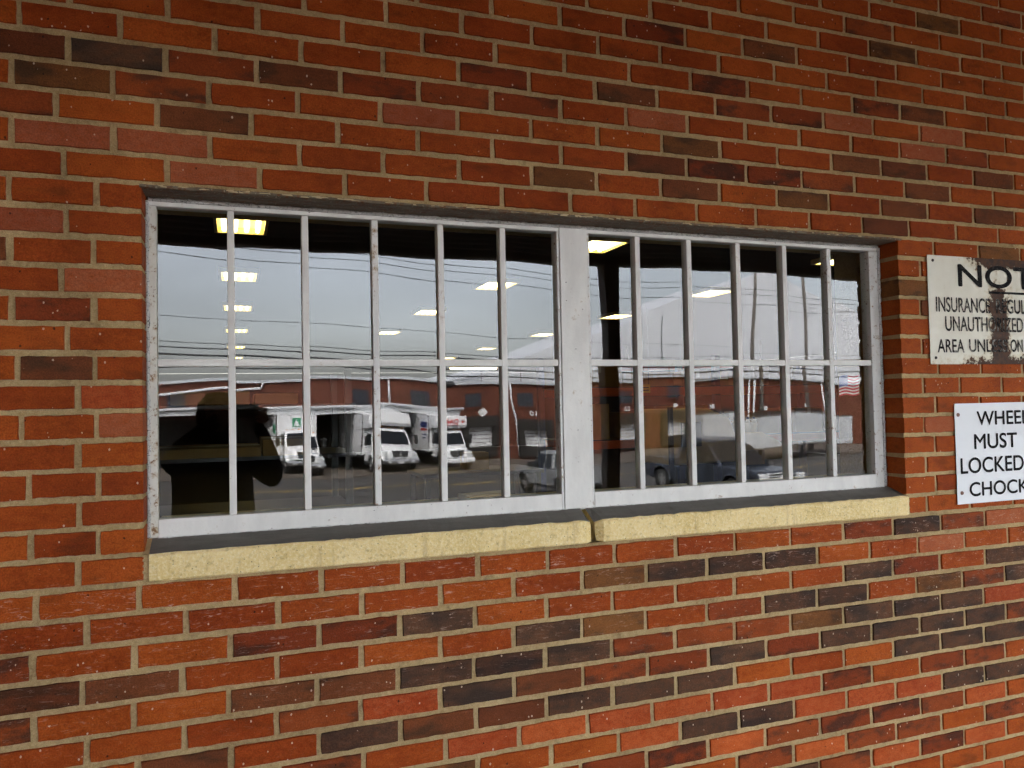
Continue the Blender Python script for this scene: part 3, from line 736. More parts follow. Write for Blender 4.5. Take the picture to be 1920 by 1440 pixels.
# ------------------------------------------------------------------ signs on the wall
def words(txt, x0, x1, z0, z1, y, mt, parent, name='lettering', bold=.0, mirror=False, plane='xz', stroke=0.):
    cu = bpy.data.curves.new('t', 'FONT')
    cu.body = txt
    cu.size = 1
    cu.offset = bold
    cu.extrude = 0
    ob = bpy.data.objects.new('t', cu)
    COL.objects.link(ob)
    bpy.context.view_layer.update()
    me = bpy.data.meshes.new_from_object(ob.evaluated_get(bpy.context.evaluated_depsgraph_get()))
    bpy.data.objects.remove(ob)
    xs = [v.co.x for v in me.vertices]; ys = [v.co.y for v in me.vertices]
    ax, bx, ay, by = min(xs), max(xs), min(ys), max(ys)
    for v in me.vertices:
        u, t = (v.co.x-ax)/(bx-ax), (v.co.y-ay)/(by-ay)
        if mirror: u = 1-u
        a, b = x0+(x1-x0)*u, z0+(z1-z0)*t
        v.co = (a, y, b) if plane == 'xz' else (y, a, b)
    me.materials.clear(); me.materials.append(mt)
    if stroke:
        bm = bmesh.new()
        for i, (dx, dz) in enumerate(((0, 0), (stroke, 0), (-stroke, 0), (0, stroke), (0, -stroke))):
            t = me.copy()
            for v in t.vertices: v.co += Vector((dx, -.00006*i, dz))
            bm.from_mesh(t)
        bm.to_mesh(me); bm.free()
    return link(name, me, parent)

def enamel(name, base, rusty):
    k = NT(name)
    P = k.pos()
    sp = k.n('SeparateXYZ', {0: P}).outputs
    a = k.noise(P, 9, 5, .65); b = k.noise(P, 60, 5, .7)
    col = k.mix(k.rng(a, .3, .75, 0, .35 if rusty else .12), c4(base), (.52, .47, .34, 1) if rusty else c4([q*.85 for q in base]))
    if rusty:
        wob = k.math('ADD', k.math('MULTIPLY', a, .5), k.math('MULTIPLY', b, .5))
        dx = k.math('ABSOLUTE', k.math('SUBTRACT', sp[0], 2.062))
        colm = k.math('MULTIPLY', k.rng(dx, .0, .085, .42, 0), k.rng(sp[2], .28, .20, .35, 1))      # drip of rust through the middle
        top = k.math('MULTIPLY', k.rng(sp[2], .285, .352, 0, .45), k.rng(sp[0], 1.84, 2.02))        # eaten upper edge
        botm = k.math('MULTIPLY', k.rng(sp[2], .035, -.028, 0, .36), k.rng(sp[0], 1.78, 2.06, .25, 1))
        e = k.rng(k.math('ADD', wob, k.math('MAXIMUM', colm, k.math('MAXIMUM', top, botm))), .66, .73, 0, 1, True)
        yel = k.rng(k.math('ADD', wob, k.math('MAXIMUM', colm, k.math('MAXIMUM', top, botm))), .58, .68, 0, .45)
        col = k.mix(yel, col, (.55, .44, .22, 1))
        col = k.mix(e, col, k.mix(k.rng(b, .35, .65), (.026, .011, .005, 1), (.085, .034, .012, 1)))
    k.bs(Base_Color=col, Roughness=k.rng(b, .3, .7, .42, .65), Normal=k.bump(b, .3, .001))
    k.b.inputs['Specular IOR Level'].default_value = .2
    return k.m

def ink(name, wear):
    k = NT(name)
    P = k.pos()
    n_ = k.noise(P, 70, 5, .75)
    col = k.mix(k.rng(n_, .52-wear, .66-wear*.6, 0, .75 if wear > .03 else .1), (.008, .008, .009, 1), (.42, .40, .34, 1))
    k.bs(Base_Color=col, Roughness=.7)
    k.b.inputs['Specular IOR Level'].default_value = .08
    return k.m

def plate_sign(name, x0, x1, z0, z1, mt, label, corner, bend):
    o = empty(name, ((x0+x1)/2, 0, z0), 0, label, 'sign')
    off = Vector((-(x0+x1)/2, 0, -z0))
    nx, nz = 16, 8
    vs = []
    for layer in (0, 1):
        for k in range(nz+1):
            for j in range(nx+1):
                x, z = x0+(x1-x0)*j/nx, z0+(z1-z0)*k/nz
                y = -.0045-bend*math.sin(j/nx*math.pi*2.3+1)*.5-bend*(k/nz-.5)**2
                vs.append(Vector((x, y+layer*.0018, z))+off)
    n = (nx+1)*(nz+1)
    f0 = [(k*(nx+1)+j, k*(nx+1)+j+1, (k+1)*(nx+1)+j+1, (k+1)*(nx+1)+j) for k in range(nz) for j in range(nx)]
    fs = f0+[tuple(i+n for i in reversed(f)) for f in f0]
    ring = list(range(nx+1))+[k*(nx+1)+nx for k in range(1, nz+1)]+[nz*(nx+1)+j for j in range(nx-1, -1, -1)]+[k*(nx+1) for k in range(nz-1, 0, -1)]
    fs += [(ring[i], ring[i]+n, ring[(i+1) % len(ring)]+n, ring[(i+1) % len(ring)]) for i in range(len(ring))]
    MB().add(vs, fs).build('plate', mt, o)
    return o, off

INK, INKW = ink('black_sign_paint', 0), ink('worn_black_sign_paint', .04)
s1, o1 = plate_sign('notice_sign', 1.727, 2.63, -.028, .3525, enamel('rusted_white_enamel', (.80, .78, .66), True), 'rusty white metal notice sign about insurance regulations beside the window', 0, .0006)
def w1(t, x0, x1, z0, z1, mt, bold, par, off):
    words(t, x0+off.x, x1+off.x, z0+off.z, z1+off.z, -.0058, mt, par, 'lettering', 0, stroke=bold)
w1('NOTICE', 1.8688, 2.4950, .2478, .3250, INK, .0022, s1, o1)
MB().box(Vector((2.015, -.0062, .2262))+o1, Vector((2.49, -.0052, .2338))+o1).build('underline', INK, s1)
w1('INSURANCE', 1.7594, 2.0162, .1555, .2068, INKW, .0010, s1, o1)
w1('REGULATIONS', 2.0476, 2.372, .1560, .2068, INKW, .0010, s1, o1)
w1('UNAUTHORIZED', 1.7996, 2.1795, .0888, .1400, INKW, .0010, s1, o1)
w1('AREA', 1.7604, 1.8842, .0140, .0588, INKW, .0010, s1, o1)
w1('UNLESS', 1.9088, 2.0953, .0160, .0605, INKW, .0010, s1, o1)
w1('ON', 2.1128, 2.1731, .0170, .0610, INKW, .0010, s1, o1)
HOLE = plain('dark_screw', (.03, .02, .015), .6)
def screw(x, z, par, off, y=-.0062):
    m = MB().cyl(Vector((x, y+.002, z))+off, Vector((x, y-.0012, z))+off, .0058, .0045, 12)
    m.build('screw', HOLE, par)
for x, z in ((1.7516, .3341), (1.7509, -.0055), (2.1642, -.0046)): screw(x, z, s1, o1)
s2, o2 = plate_sign('chock_sign', 1.829, 2.325, -.5175, -.1661, enamel('clean_white_enamel', (.80, .82, .82), False), 'clean white sign with black letters about locked and chocked wheels', 0, .0003)
for t, x0, x1, z0, z1 in (('WHEELS', 1.9326, 2.225, -.2440, -.1953), ('MUST', 1.9164, 2.1254, -.3275, -.2755), ('LOCKED', 1.8481, 2.1556, -.4117, -.3577), ('CHOCKED', 1.8864, 2.272, -.4925, -.4441)):
    w1(t, x0, x1, z0, z1, INK, .0011, s2, o2)
RUSTS = plain('rusty_screw', (.20, .10, .07), .6)
for x, z in ((1.8446, -.2053), (1.8498, -.4783), (2.305, -.2053), (2.305, -.4783)):
    m = MB().cyl(Vector((x, -.0035, z))+o2, Vector((x, -.0072, z))+o2, .0075, .006, 12)
    m.build('screw', RUSTS, s2)

# ------------------------------------------------------------------ outside, in front of the wall (seen mirrored in the panes)
ZS = -4.05                    # street level
ZD = -1.75                    # dock level
def ground_mat(name, c1, c2, sc, rough=.85):
    k = NT(name)
    P = k.pos()
    a = k.noise(P, sc, 6, .65); b = k.noise(P, sc*30, 4)
    col = k.mix(k.rng(a, .3, .7), c4(c1), c4(c2))
    col = k.mix(k.rng(b, .4, .7, 0, .3), col, c4([q*.6 for q in c1]))
    cr = k.n('TexVoronoi', {'Vector': P, 'Scale': .22}, feature='DISTANCE_TO_EDGE').outputs['Distance']
    col = k.mix(k.rng(cr, .004, .012, .5, 0), col, (.02, .02, .02, 1))
    k.bs(Base_Color=col, Roughness=rough, Normal=k.bump(b, .4, .004))
    return k.m
ASPH = ground_mat('asphalt', (.040, .036, .033), (.055, .050, .046), .35)
CONC = ground_mat('dock_concrete', (.22, .21, .19), (.28, .265, .24), .6)
APRON = ground_mat('concrete_apron', (.085, .066, .052), (.11, .09, .072), .3)
g = MB().add([(-400, -700, ZS), (400, -700, ZS), (400, 60, ZS), (-400, 60, ZS)], [(0, 1, 2, 3)])
tag(g.build('street', ASPH), kind='structure')
tag(box('dock_floor', (-14, -5.0, ZS+.01), (18, .0015, ZD), CONC), kind='structure')
tag(box('loading_apron', (-120, -54.02, ZS-.1), (120, -44.2, ZS+.10), APRON, bevel=.03), kind='structure')
YEL = plain('yellow_road_paint', (.42, .28, .07), .7)
for i, y in enumerate((-37.2, -36.85)):
    tag(box('road_marking', (-160, y-.06, ZS-.02), (160, y+.06, ZS+.004), YEL), kind='structure')

rp = MB().add([(-60, -33, ZS+.006), (80, -33, ZS+.006), (80, -4.9, -2.5), (-60, -4.9, -2.5), (-60, -4.9, ZS-.2), (80, -4.9, ZS-.2)], [(0, 1, 2, 3), (3, 2, 5, 4)])
tag(rp.build('parking_ramp', ASPH), kind='structure')

# canopy over the dock
DECK = plain('black_canopy_steel', (.20, .18, .155), .7, 0, .2)
can = empty('dock_canopy', (2.7, -4.2, ZD), 0, 'dark corrugated steel canopy on a black post over the loading dock', 'canopy')
CO = Vector((-2.7, 4.2, -ZD))
m = MB()
pts = []
y = -.01
while y > -4.3:
    z = 1.76+.125*y
    pts += [(y, z), (y-.035, z), (y-.05, z+.045-.002), (y-.10, z+.045-.008), (y-.115, z-.012)]
    y -= .13
n = len(pts)
vs = [Vector((-13.5, a, b))+CO for a, b in pts]+[Vector((17.5, a, b))+CO for a, b in pts]
m.add(vs, [(i, i+1, i+1+n, i+n) for i in range(n-1)])
m.build('deck', DECK, can)
box('roof_sheet', Vector((-13.5, -4.35, 1.83))+CO, Vector((17.5, .0, 1.86))+CO, DECK, can)
box('fascia_beam', Vector((-13.5, -4.36, 1.175))+CO, Vector((17.5, -4.22, 1.82))+CO, DECK, can, .01)
for x in (-6.3, 2.765, 11.8):
    m = MB().box(Vector((x-.07, -4.31, ZD))+CO, Vector((x+.07, -4.17, 1.174))+CO)
    p = m.build('post', DECK, can, bevel=.01)
    MB().box(Vector((x-.14, -4.38, ZD))+CO, Vector((x+.14, -4.10, ZD+.02))+CO).build('base_plate', DECK, p)

# ------------------------------------------------------------------ brick warehouse across the street
FY = -54.0
WBR = far_brick_mat('warehouse_brick', (.125, .027, .0095), (.095, .020, .008), (.09, .045, .022))
WHITE = plain('white_trim_paint', (.66, .68, .69), .5)
PIPE = plain('white_downpipe', (.62, .63, .64), .45)
DARK = plain('dark_opening', (.020, .018, .016), .8)
DOORW = plain('white_dock_door', (.60, .61, .62), .5)
DGLS = plain('dark_window_glass', (.03, .035, .045), .08, 0, .6)
wh = empty('brick_warehouse', (10, FY, ZS), 0, 'long low red brick warehouse across the street with white roof edge and downpipes', 'building')
HO = Vector((-10, -FY, -ZS))
PZ = 1.80
box('wall', Vector((-75, FY-24, ZS))+HO, Vector((95, FY, PZ))+HO, WBR, wh)
box('roof_edge', Vector((-75.1, FY-.05, PZ-.02))+HO, Vector((95.1, FY+.22, PZ+.20))+HO, plain('pale_grey_metal', (.42, .44, .46), .5), wh, .02)
box('roof', Vector((-75, FY-24, PZ))+HO, Vector((95, FY-.06, PZ+.17))+HO, plain('pale_roof', (.5, .5, .5), .8), wh)
for x in (-11, -4.2, 8.1, 12.35, 16.6, 20.86, 25.2, 29.8, 34.1):
    if x in (25.2,): continue
    wd = box('window', Vector((x-.62, FY-.1, .06))+HO, Vector((x+.62, FY+.03, 1.10))+HO, DGLS, wh)
    for k in range(3):
        xx = x-.62+1.24*(k+1)/4
        box('glazing_bar', Vector((xx-.025, FY+.028, .07))+HO, Vector((xx+.025, FY+.05, 1.09))+HO, plain('dark_steel_bar', (.05, .055, .06), .6) if x == -11 and k == 0 else bpy.data.materials['dark_steel_bar'], wd)
    box('sill', Vector((x-.72, FY-.05, -.06))+HO, Vector((x+.72, FY+.10, .055))+HO, WBR, wd)
def dock_door(x, z1, wdt, num):
    d = box('dock_door', Vector((x-wdt/2, FY-.1, -2.95))+HO, Vector((x+wdt/2, FY+.04, z1))+HO, DOORW, wh)
    for k in range(1, 5):
        zz = -2.95+(z1+2.95)*k/5
        box('door_groove', Vector((x-wdt/2+.01, FY+.038, zz-.02))+HO, Vector((x+wdt/2-.01, FY+.045, zz+.02))+HO, DARK, d)
    box('dock_seal', Vector((x-wdt/2-.45, FY-.02, z1+.01))+HO, Vector((x+wdt/2+.45, FY+.55, z1+.85))+HO, DARK, wh, .03)
    for s in (-1, 1):
        box('dock_seal', Vector((x+s*(wdt/2+.23)-.22, FY-.02, -2.95))+HO, Vector((x+s*(wdt/2+.23)+.22, FY+.50, z1+.005))+HO, DARK, wh, .03)
    box('dock_bumper', Vector((x-wdt/2-.4, FY-.02, -3.75))+HO, Vector((x+wdt/2+.4, FY+.35, -2.98))+HO, DARK, wh, .03)
    if num:
        pl = box('number_plate', Vector((x-.32, FY-.02, z1+1.10))+HO, Vector((x+.32, FY+.012, z1+1.55))+HO, WBR, wh)
        words(num, x-.27+HO.x, x+.27+HO.x, z1+1.12+HO.z, z1+1.52+HO.z, FY+.02+HO.y, WHITE, pl, 'number', .02, True)
for x, z1, wd_, num in ((17.1, -1.5, 1.9, None), (21.4, -1.75, 1.95, '10'), (29.9, -1.7, 1.9, '12'), (34.3, -1.7, 1.9, None), (38.6, -1.7, 1.9, None), (43.2, -1.7, 1.9, None), (47.8, -1.7, 1.9, None)):
    dock_door(x, z1, wd_, num)
for x in (34.3, 38.6, 43.2, 47.8):
    box('door_plate', Vector((x-.2, FY-.02, -.72))+HO, Vector((x+.2, FY+.02, -.38))+HO, DOORW, wh)
def pipe(pts, r=.09):
    m = MB().tube([Vector(q)+HO for q in pts], r, 8)
    return m.build('downpipe', PIPE, wh, smooth=True)
pipe([(10.25, FY+.13, PZ), (10.25, FY+.13, -.05)])
pipe([(19.6, FY+.13, PZ), (19.65, FY+.13, .4), (19.95, FY+.13, -1.0), (19.95, FY+.13, -3.7)])
pipe([(41.5, FY+.13, PZ), (41.5, FY+.13, -3.7)]); pipe([(42.05, FY+.13, PZ), (42.05, FY+.13, -3.7)])
pipe([(50.0, FY+.13, PZ), (50.0, FY+.13, -3.7)]); pipe([(50.5, FY+.13, PZ), (50.5, FY+.13, -3.7)])
pipe([(-9, FY+.13, .85), (1.35, FY+.13, 1.42), (1.5, FY+.13, PZ)])
# the loading bay under its white edged awning
AX0, AX1 = -60, 14.4
box('bay_shade_panel', Vector((AX0, FY-.01, ZS+.1))+HO, Vector((AX1, FY+.012, -.75))+HO, DARK, wh)  # flat dark panel; the shade inside the open bay is its colour
box('awning_roof', Vector((AX0, -54.0, -.10))+HO, Vector((AX1, -50.02, -.02))+HO, WHITE, wh)
box('awning_soffit', Vector((AX0, -53.98, -.50))+HO, Vector((AX1, -50.02, -.42))+HO, DARK, wh)
f_ = box('awning_fascia', Vector((AX0, -50.0, -.44))+HO, Vector((AX1, -49.8, .02))+HO, WHITE, wh, .02)
m = MB().tube([Vector((AX0, -49.7, -.05))+HO, Vector((AX1+.2, -49.7, -.05))+HO], .11, 8)
m.build('gutter', PIPE, f_, smooth=True)
for x in (-13, -2.5, 6.7, 13.9):
    box('awning_post', Vector((x-.1, -50.1, ZS+.1))+HO, Vector((x+.1, -49.9, -.44))+HO, DARK, wh)
pipe([(2.9, -49.72, -.15), (2.9, -49.72, -.5), (1.6, -50.6, -1.6), (1.5, -50.7, -3.5)], .08)
DIAM = plain('white_placard', (.66, .66, .66), .5)
for x, z in ((17.3, -.35),):
    m = MB().add([Vector((x, FY+.03, z-.42))+HO, Vector((x+.42, FY+.03, z))+HO, Vector((x, FY+.03, z+.42))+HO, Vector((x-.42, FY+.03, z))+HO,
                  Vector((x, FY, z-.42))+HO, Vector((x+.42, FY, z))+HO, Vector((x, FY, z+.42))+HO, Vector((x-.42, FY, z))+HO],
                 [(0, 1, 2, 3), (7, 6, 5, 4), (0, 4, 5, 1), (1, 5, 6, 2), (2, 6, 7, 3), (3, 7, 4, 0)])
    m.build('placard', DIAM, wh)

# tall gabled shed far behind it
GR = plain('pale_metal_roof', (.56, .58, .61), .5, 0, .3, .06)
gb = empty('gabled_shed', (85, -125, ZS), 0, 'tall pale gabled metal shed rising beyond the brick warehouse', 'building')
m = MB()
m.add([(-52, 0, 0), (52, 0, 0), (52, 40, 0), (-52, 40, 0), (-52, 0, 9), (52, 0, 9), (52, 40, 9), (-52, 40, 9), (0, 0, 26), (0, 40, 26)],
      [(0, 1, 5, 8, 4), (3, 7, 9, 6, 2), (0, 4, 7, 3), (1, 2, 6, 5), (4, 8, 9, 7), (8, 5, 6, 9)])
m.v = [(a, b-20, c) for a, b, c in m.v]
m.build('shell', GR, gb)

# poles and wires
POLE = plain('weathered_pole', (.13, .115, .10), .85)
MAST = plain('dark_mast', (.06, .06, .065), .6)
def upole(x, y, h, r, label, cat='pole', arm=False, mt=None, z0=ZS, group='utility poles across the street'):
    o = empty('utility_pole' if arm else 'roof_mast', (x, y, z0), 0, label, cat, group)
    MB().cyl((0, 0, 0), (0, 0, h), r, r*.7, 10).build('shaft', mt or POLE, o, smooth=True)
    if arm:
        box('crossarm', (-1.2, -.07, h-.9), (1.2, .07, h-.74), POLE, o)
        for s in (-1.05, -.5, .5, 1.05):
            MB().cyl((s, 0, h-.74), (s, 0, h-.56), .05, .04, 8).build('insulator', MAST, o)
    else:
        MB().cyl((0, 0, h), (0, 0, h+.08), r*1.1, r*.4, 10).build('cap', MAST, o)
        box('foot_plate', (-r*2.5, -r*2.5, 0), (r*2.5, r*2.5, .04), MAST, o)
upole(37.9, -47.6, 15.0, .17, 'thick weathered pole nearest the middle of the parked trailer', 'pole', True)
upole(42.5, -47.6, 15.2, .17, 'thick weathered pole behind the tail of the parked trailer', 'pole', True)
for x, h, lb in ((31.9, 5.2, 'slim dark mast on the warehouse roof behind the dark pickup'), (35.2, 5.3, 'slim dark mast on the roof, between the two other tall masts'), (44.9, 5.1, 'slim dark mast on the roof beside the end of the trailer'),
                 (21.6, 1.6, 'short thin mast on the roof above the door left of the post'), (18.0, 1.2, 'shortest thin mast on the warehouse roof, beyond the long downpipe')):
    upole(x, -56.5, h, .055, lb, 'mast', False, MAST, PZ+.17, 'thin masts on the warehouse roof')
WIRE = plain('black_cable', (.02, .02, .022), .6)
def wire(y, pa, pb, sag, r, label):
    (xa, za), (xb, zb) = pa, pb
    n = 28
    pts = []
    for i in range(n+1):
        t = i/n
        pts.append((xa+(xb-xa)*t, y, za+(zb-za)*t-sag*4*t*(1-t)))
    o = MB().tube(pts, r, 5).build('overhead_wire', WIRE, smooth=True)
    return tag(o, label, 'wire', 'overhead wires along the street')
wire(-30, (-30, 8.9), (60, 5.1), 1.2, .016, 'topmost of the thin overhead wires against the grey sky')
wire(-30.4, (-30, 8.75), (60, 4.95), 1.25, .015, 'second thin overhead wire, just under the topmost one')
wire(-30, (-30, 8.5), (60, 4.6), 1.5, .015, 'third thin overhead wire, alone below the upper pair')
wire(-40, (-30, 6.2), (60, 2.4), .4, .014, 'faint single overhead wire halfway up the sky')
wire(-40, (-30, 4.5), (60, 2.35), .9, .036, 'upper of the two thick black cables low in the sky')
wire(-40, (-30, 4.1), (60, 2.0), .9, .048, 'lower of the two thick black cables low in the sky')
wire(-40, (-30, 3.2), (60, .95), .35, .042, 'lowest black cable, just above the warehouse roof edge')
wire(-34, (-30, 4.9), (60, 3.3), 1.8, .018, 'thin cable crossing between the thick pair and the roof')
sc = MB()
for i, (a, b) in enumerate(((.06, .15), (.18, .16), (.18, .05))):
    sc.cyl((10.9-.35+i*.24, -40, 1.36), (10.9-.35+(i+1)*.24, -40, 1.36-.01*i), a, b, 12)
tag(sc.build('cable_splice', WIRE, smooth=True), 'black splice case hanging on the lowest cable', 'splice case')

# unseen brick side wall, added left of the frame to block light
sw = empty('side_light_blocker', (-2.75, -4.6, ZS), 0, 'unseen brick side wall added beyond the left edge to block light', 'building')
box('wall', (-.25, -4.4, 0), (.25, 4.598, 6.2), FARB, sw)
box('coping', (-.3, -4.45, 6.201), (.3, 4.598, 6.28), CONC, sw)

# ------------------------------------------------------------------ vehicles in the street
TYRE = plain('tyre_rubber', (.018, .018, .018), .85)
RIM = plain('steel_rim', (.45, .45, .45), .35, .7)
TRW = plain('white_truck_paint', (.74, .75, .76), .3, 0, .5, .04)
CHR = plain('chrome_trim', (.7, .7, .7), .18, 1.)
BLK = plain('black_plastic', (.02, .02, .02), .5)
CGL = plain('dark_car_glass', (.012, .014, .018), .15, 0, .12)
LAMP = plain('headlamp_lens', (.6, .62, .62), .15, 0, .6)
TRIM = plain('bright_trim', (.66, .67, .68), .3, 0, .5)
AMB = plain('amber_lens', (.6, .2, .02), .3)
REDL = plain('red_tail_lens', (.35, .01, .012), .3)
RLET = plain('red_lettering', (.45, .03, .03), .5)
BLET = plain('navy_lettering', (.03, .05, .18), .5)
GLET = plain('green_emblem', (.03, .25, .12), .5)

def wheel(par, x, y, r, w_, side):
    t = MB()
    prof = [(r*.62, -w_/2), (r*.94, -w_/2), (r, -w_/2+.04), (r, w_/2-.04), (r*.94, w_/2), (r*.62, w_/2)]
    n = 20
    vs = []
    for k in range(n):
        a = 2*math.pi*k/n
        vs += [(x+p[0]*math.cos(a), y+p[1], r+p[0]*math.sin(a)) for p in prof]
    q = len(prof)
    t.add(vs, [(k*q+i, k*q+i+1, ((k+1) % n)*q+i+1, ((k+1) % n)*q+i) for k in range(n) for i in range(q-1)])
    wo = t.build('wheel', TYRE, par, smooth=True)
    rm = MB().cyl((x, y-w_*.42, r), (x, y+w_*.42, r), r*.63, r*.63, 18)
    rm.cyl((x, y+side*w_*.42, r), (x, y+side*w_*.52, r), r*.22, r*.16, 10)
    for k in range(6):
        a = k*math.pi/3
        rm.box((x+math.cos(a)*r*.4-.03, y+side*w_*.42-.012, r+math.sin(a)*r*.4-.03), (x+math.cos(a)*r*.4+.03, y+side*w_*.42+.012, r+math.sin(a)*r*.4+.03), 1)
    rm.build('rim', [RIM, BLK], wo)
    return wo

def box_truck(loc, rz, label, attic, kind):
    """x forward from the front bumper, z up from the road"""
    t = empty('box_truck', loc, rz, label, 'truck', 'white box trucks backed up to the loading bay')
    fr = MB().box((-9.2, -.45, .62), (-.6, .45, .86))
    fr.build('chassis', BLK, t)
    bx0 = -3.15
    b = MB().box((-9.4, -1.24, .98), (bx0, 1.24, 3.45))
    bd = b.build('box_body', TRW, t, bevel=.03)
    if attic:
        MB().prism([(bx0-.01, 2.58), (-1.75, 2.66), (-1.62, 2.85), (-1.68, 3.44), (bx0-.01, 3.44)], -1.235, 1.235).build('attic', TRW, bd, bevel=.03)
    for s in (-1, 1):
        box('corner_post', (bx0-.08, s*1.24-.03, .96), (bx0+.03, s*1.24+.03, 3.46), CHR if s > 0 else TRW, bd)
        box('side_skirt', (-9.4, s*1.2-.05, .84), (bx0, s*1.2+.05, .975), BLK, bd)
    box('top_rail', (-9.42, -1.26, 3.452), (bx0+.02, 1.26, 3.50), TRW, bd)
    cabp = [(-1.35, .62), (-1.32, 1.58), (-1.80, 2.42), (-2.05, 2.52), (-2.95, 2.54), (-3.02, 2.3), (-3.02, .62)]
    cab = MB().prism(cabp, -1.06, 1.06, 0, .14, 1.55).build('cab', TRW, t, bevel=.06)
    # hood that narrows towards the nose
    hv = []
    for x, hw, zt, zb in ((-1.33, 1.02, 1.60, .80), (-.75, .92, 1.48, .80), (-.35, .80, 1.34, .80), (-.20, .74, 1.18, .82)):
        hv += [(x, -hw, zb), (x, -hw*.98, zt-.12), (x, -hw*.7, zt), (x, hw*.7, zt), (x, hw*.98, zt-.12), (x, hw, zb)]
    hf = [(i*6+k, i*6+(k+1) % 6, (i+1)*6+(k+1) % 6, (i+1)*6+k) for i in range(3) for k in range(6)]+[(0, 1, 2, 3, 4, 5), (23, 22, 21, 20, 19, 18)]
    hood = MB().add(hv, hf).build('hood', TRW, t, bevel=.03)
    for s in (-1, 1):
        # flared wing over each front wheel
        vs, fs = [], []
        for k in range(9):
            a = math.pi*k/8
            for rr_, yy in ((.60, .80), (.64, 1.16), (.56, 1.18)):
                vs.append((-1.02-math.cos(a)*rr_, s*yy, .52+math.sin(a)*rr_*1.05))
        fs = [(k*3+i, k*3+i+1, (k+1)*3+i+1, (k+1)*3+i) for k in range(8) for i in range(2)]
        MB().add(vs, fs).build('wing', TRW, t, smooth=True)
        box('headlight', (-.40, s*.86-.17, .93), (-.245, s*.86+.17, 1.17), LAMP, t, .04)
        MB().box((-1.55, s*1.42-.10, 1.62), (-1.45, s*1.42+.10, 2.20)).build('mirror', BLK, t, bevel=.03)
        MB().tube([(-1.5, s*1.0, 2.1), (-1.5, s*1.42, 2.2)], .02).build('mirror_arm', BLK, t)
        MB().prism([(-1.62, 1.62), (-1.98, 2.28), (-2.7, 2.30), (-2.7, 1.62)], s*.90-.16, s*.90+.155, 0, 0).build('side_window', CGL, cab)
        box('door_handle', (-2.75, s*1.075-.02, 1.42), (-2.6, s*1.075+.02, 1.47), BLK, cab)
        box('step', (-2.7, s*1.0-.12, .42), (-1.75, s*1.0+.12, .60), BLK, t, .02)
    ws = MB().add([(-1.36, -.93, 1.62), (-1.36, .93, 1.62), (-1.73, .84, 2.34), (-1.73, -.84, 2.34), (-1.42, -.93, 1.60), (-1.42, .93, 1.60), (-1.80, .84, 2.33), (-1.80, -.84, 2.33)],
                  [(0, 1, 2, 3), (7, 6, 5, 4), (0, 4, 5, 1), (1, 5, 6, 2), (2, 6, 7, 3), (3, 7, 4, 0)])
    ws.v = [(a+.05, b_, c) for a, b_, c in ws.v]
    ws.build('windscreen', CGL, cab)
    gr = MB().add([(-.19, -.42, .90), (-.19, .42, .90), (-.21, .50, 1.28), (-.21, -.50, 1.28), (-.16, -.36, .94), (-.16, .36, .94), (-.18, .44, 1.24), (-.18, -.44, 1.24)],
                  [(0, 4, 5, 1), (1, 5, 6, 2), (2, 6, 7, 3), (3, 7, 4, 0), (4, 7, 6, 5)]).build('grille', BLK, t)
    for k in range(4):
        box('grille_bar', (-.175, -.40, .97+k*.075), (-.14, .40, .99+k*.075), CHR, gr)
    if attic:
        MB().prism([(-.15, .94), (-.13, .94), (-.15, 1.26), (-.17, 1.26)], -.025, .025).build('grille_emblem', CHR, gr)
    bp = MB().prism([(-.02, .48), (.0, .74), (-.16, .78), (-.5, .76), (-.5, .48)], -1.17, 1.17).build('bumper', TRW if kind == 'C' else CHR, t, bevel=.05)
    box('number_plate', (.002, -.16, .52), (.015, .16, .66), DOORW, bp)
    for s in (-1, 1):
        box('fog_lamp', (.0, s*.72-.1, .56), (.012, s*.72+.1, .68), LAMP, bp)
        wheel(t, -1.02, s*.98, .49, .28, s)
        wheel(t, -7.2, s*1.0, .49, .30, s)
        wheel(t, -7.2, s*.64, .49, .30, s)
        box('mudflap', (-7.95, s*.85-.28, .25), (-7.92, s*.85+.28, .95), BLK, t)
    for k in range(5):
        box('marker_light', (-2.1, -.8+k*.4-.05, 2.53), (-2.0, -.8+k*.4+.05, 2.58), AMB, cab)
    if kind == 'A':
        box('emblem', (bx0-.01, -.35, 2.68), (bx0+.012, .22, 3.25), GLET, bd)
        MB().add([(bx0+.018, -.28, 2.74), (bx0+.018, .15, 2.74), (bx0+.018, -.06, 3.18)], [(0, 1, 2)]).build('emblem_mark', TRW, bd)
        box('side_emblem', (-4.2, 1.238, 2.3), (-3.5, 1.252, 2.9), GLET, bd)
    if kind == 'C':
        # the worn front lettering, as the panes show it
        words('OARH', -.66, .62, 2.93, 3.26, -1.60, RLET, bd, 'lettering', .03, False, 'yz')
        box('letter_underline', (-1.62, -.66, 2.84), (-1.595, .62, 2.88), RLET, bd)
        st = []
        for k in range(16):
            a = k*math.pi/8; rr_ = .24 if k % 4 == 0 else (.17 if k % 2 == 0 else .05)
            st.append((-1.60, -.94+math.cos(a)*rr_, 3.08+math.sin(a)*rr_))
        MB().add(st, [tuple(range(16))]).build('compass_star', RLET, bd)
        for s in (-1, 1):
            box('side_lettering', (-4.9, s*1.246-.006, 2.62), (-3.6, s*1.246+.006, 3.0), BLET, bd)
            box('side_lettering', (-4.9, s*1.246-.006, 2.42), (-3.6, s*1.246+.006, 2.55), RLET, bd)
            box('side_lettering', (-4.7, s*1.246-.006, 2.1), (-3.7, s*1.246+.006, 2.18), BLET, bd)
            box('side_lettering', (-4.7, s*1.246-.006, 1.88), (-3.9, s*1.246+.006, 1.96), BLET, bd)
    return t
ZA = ZS+.10
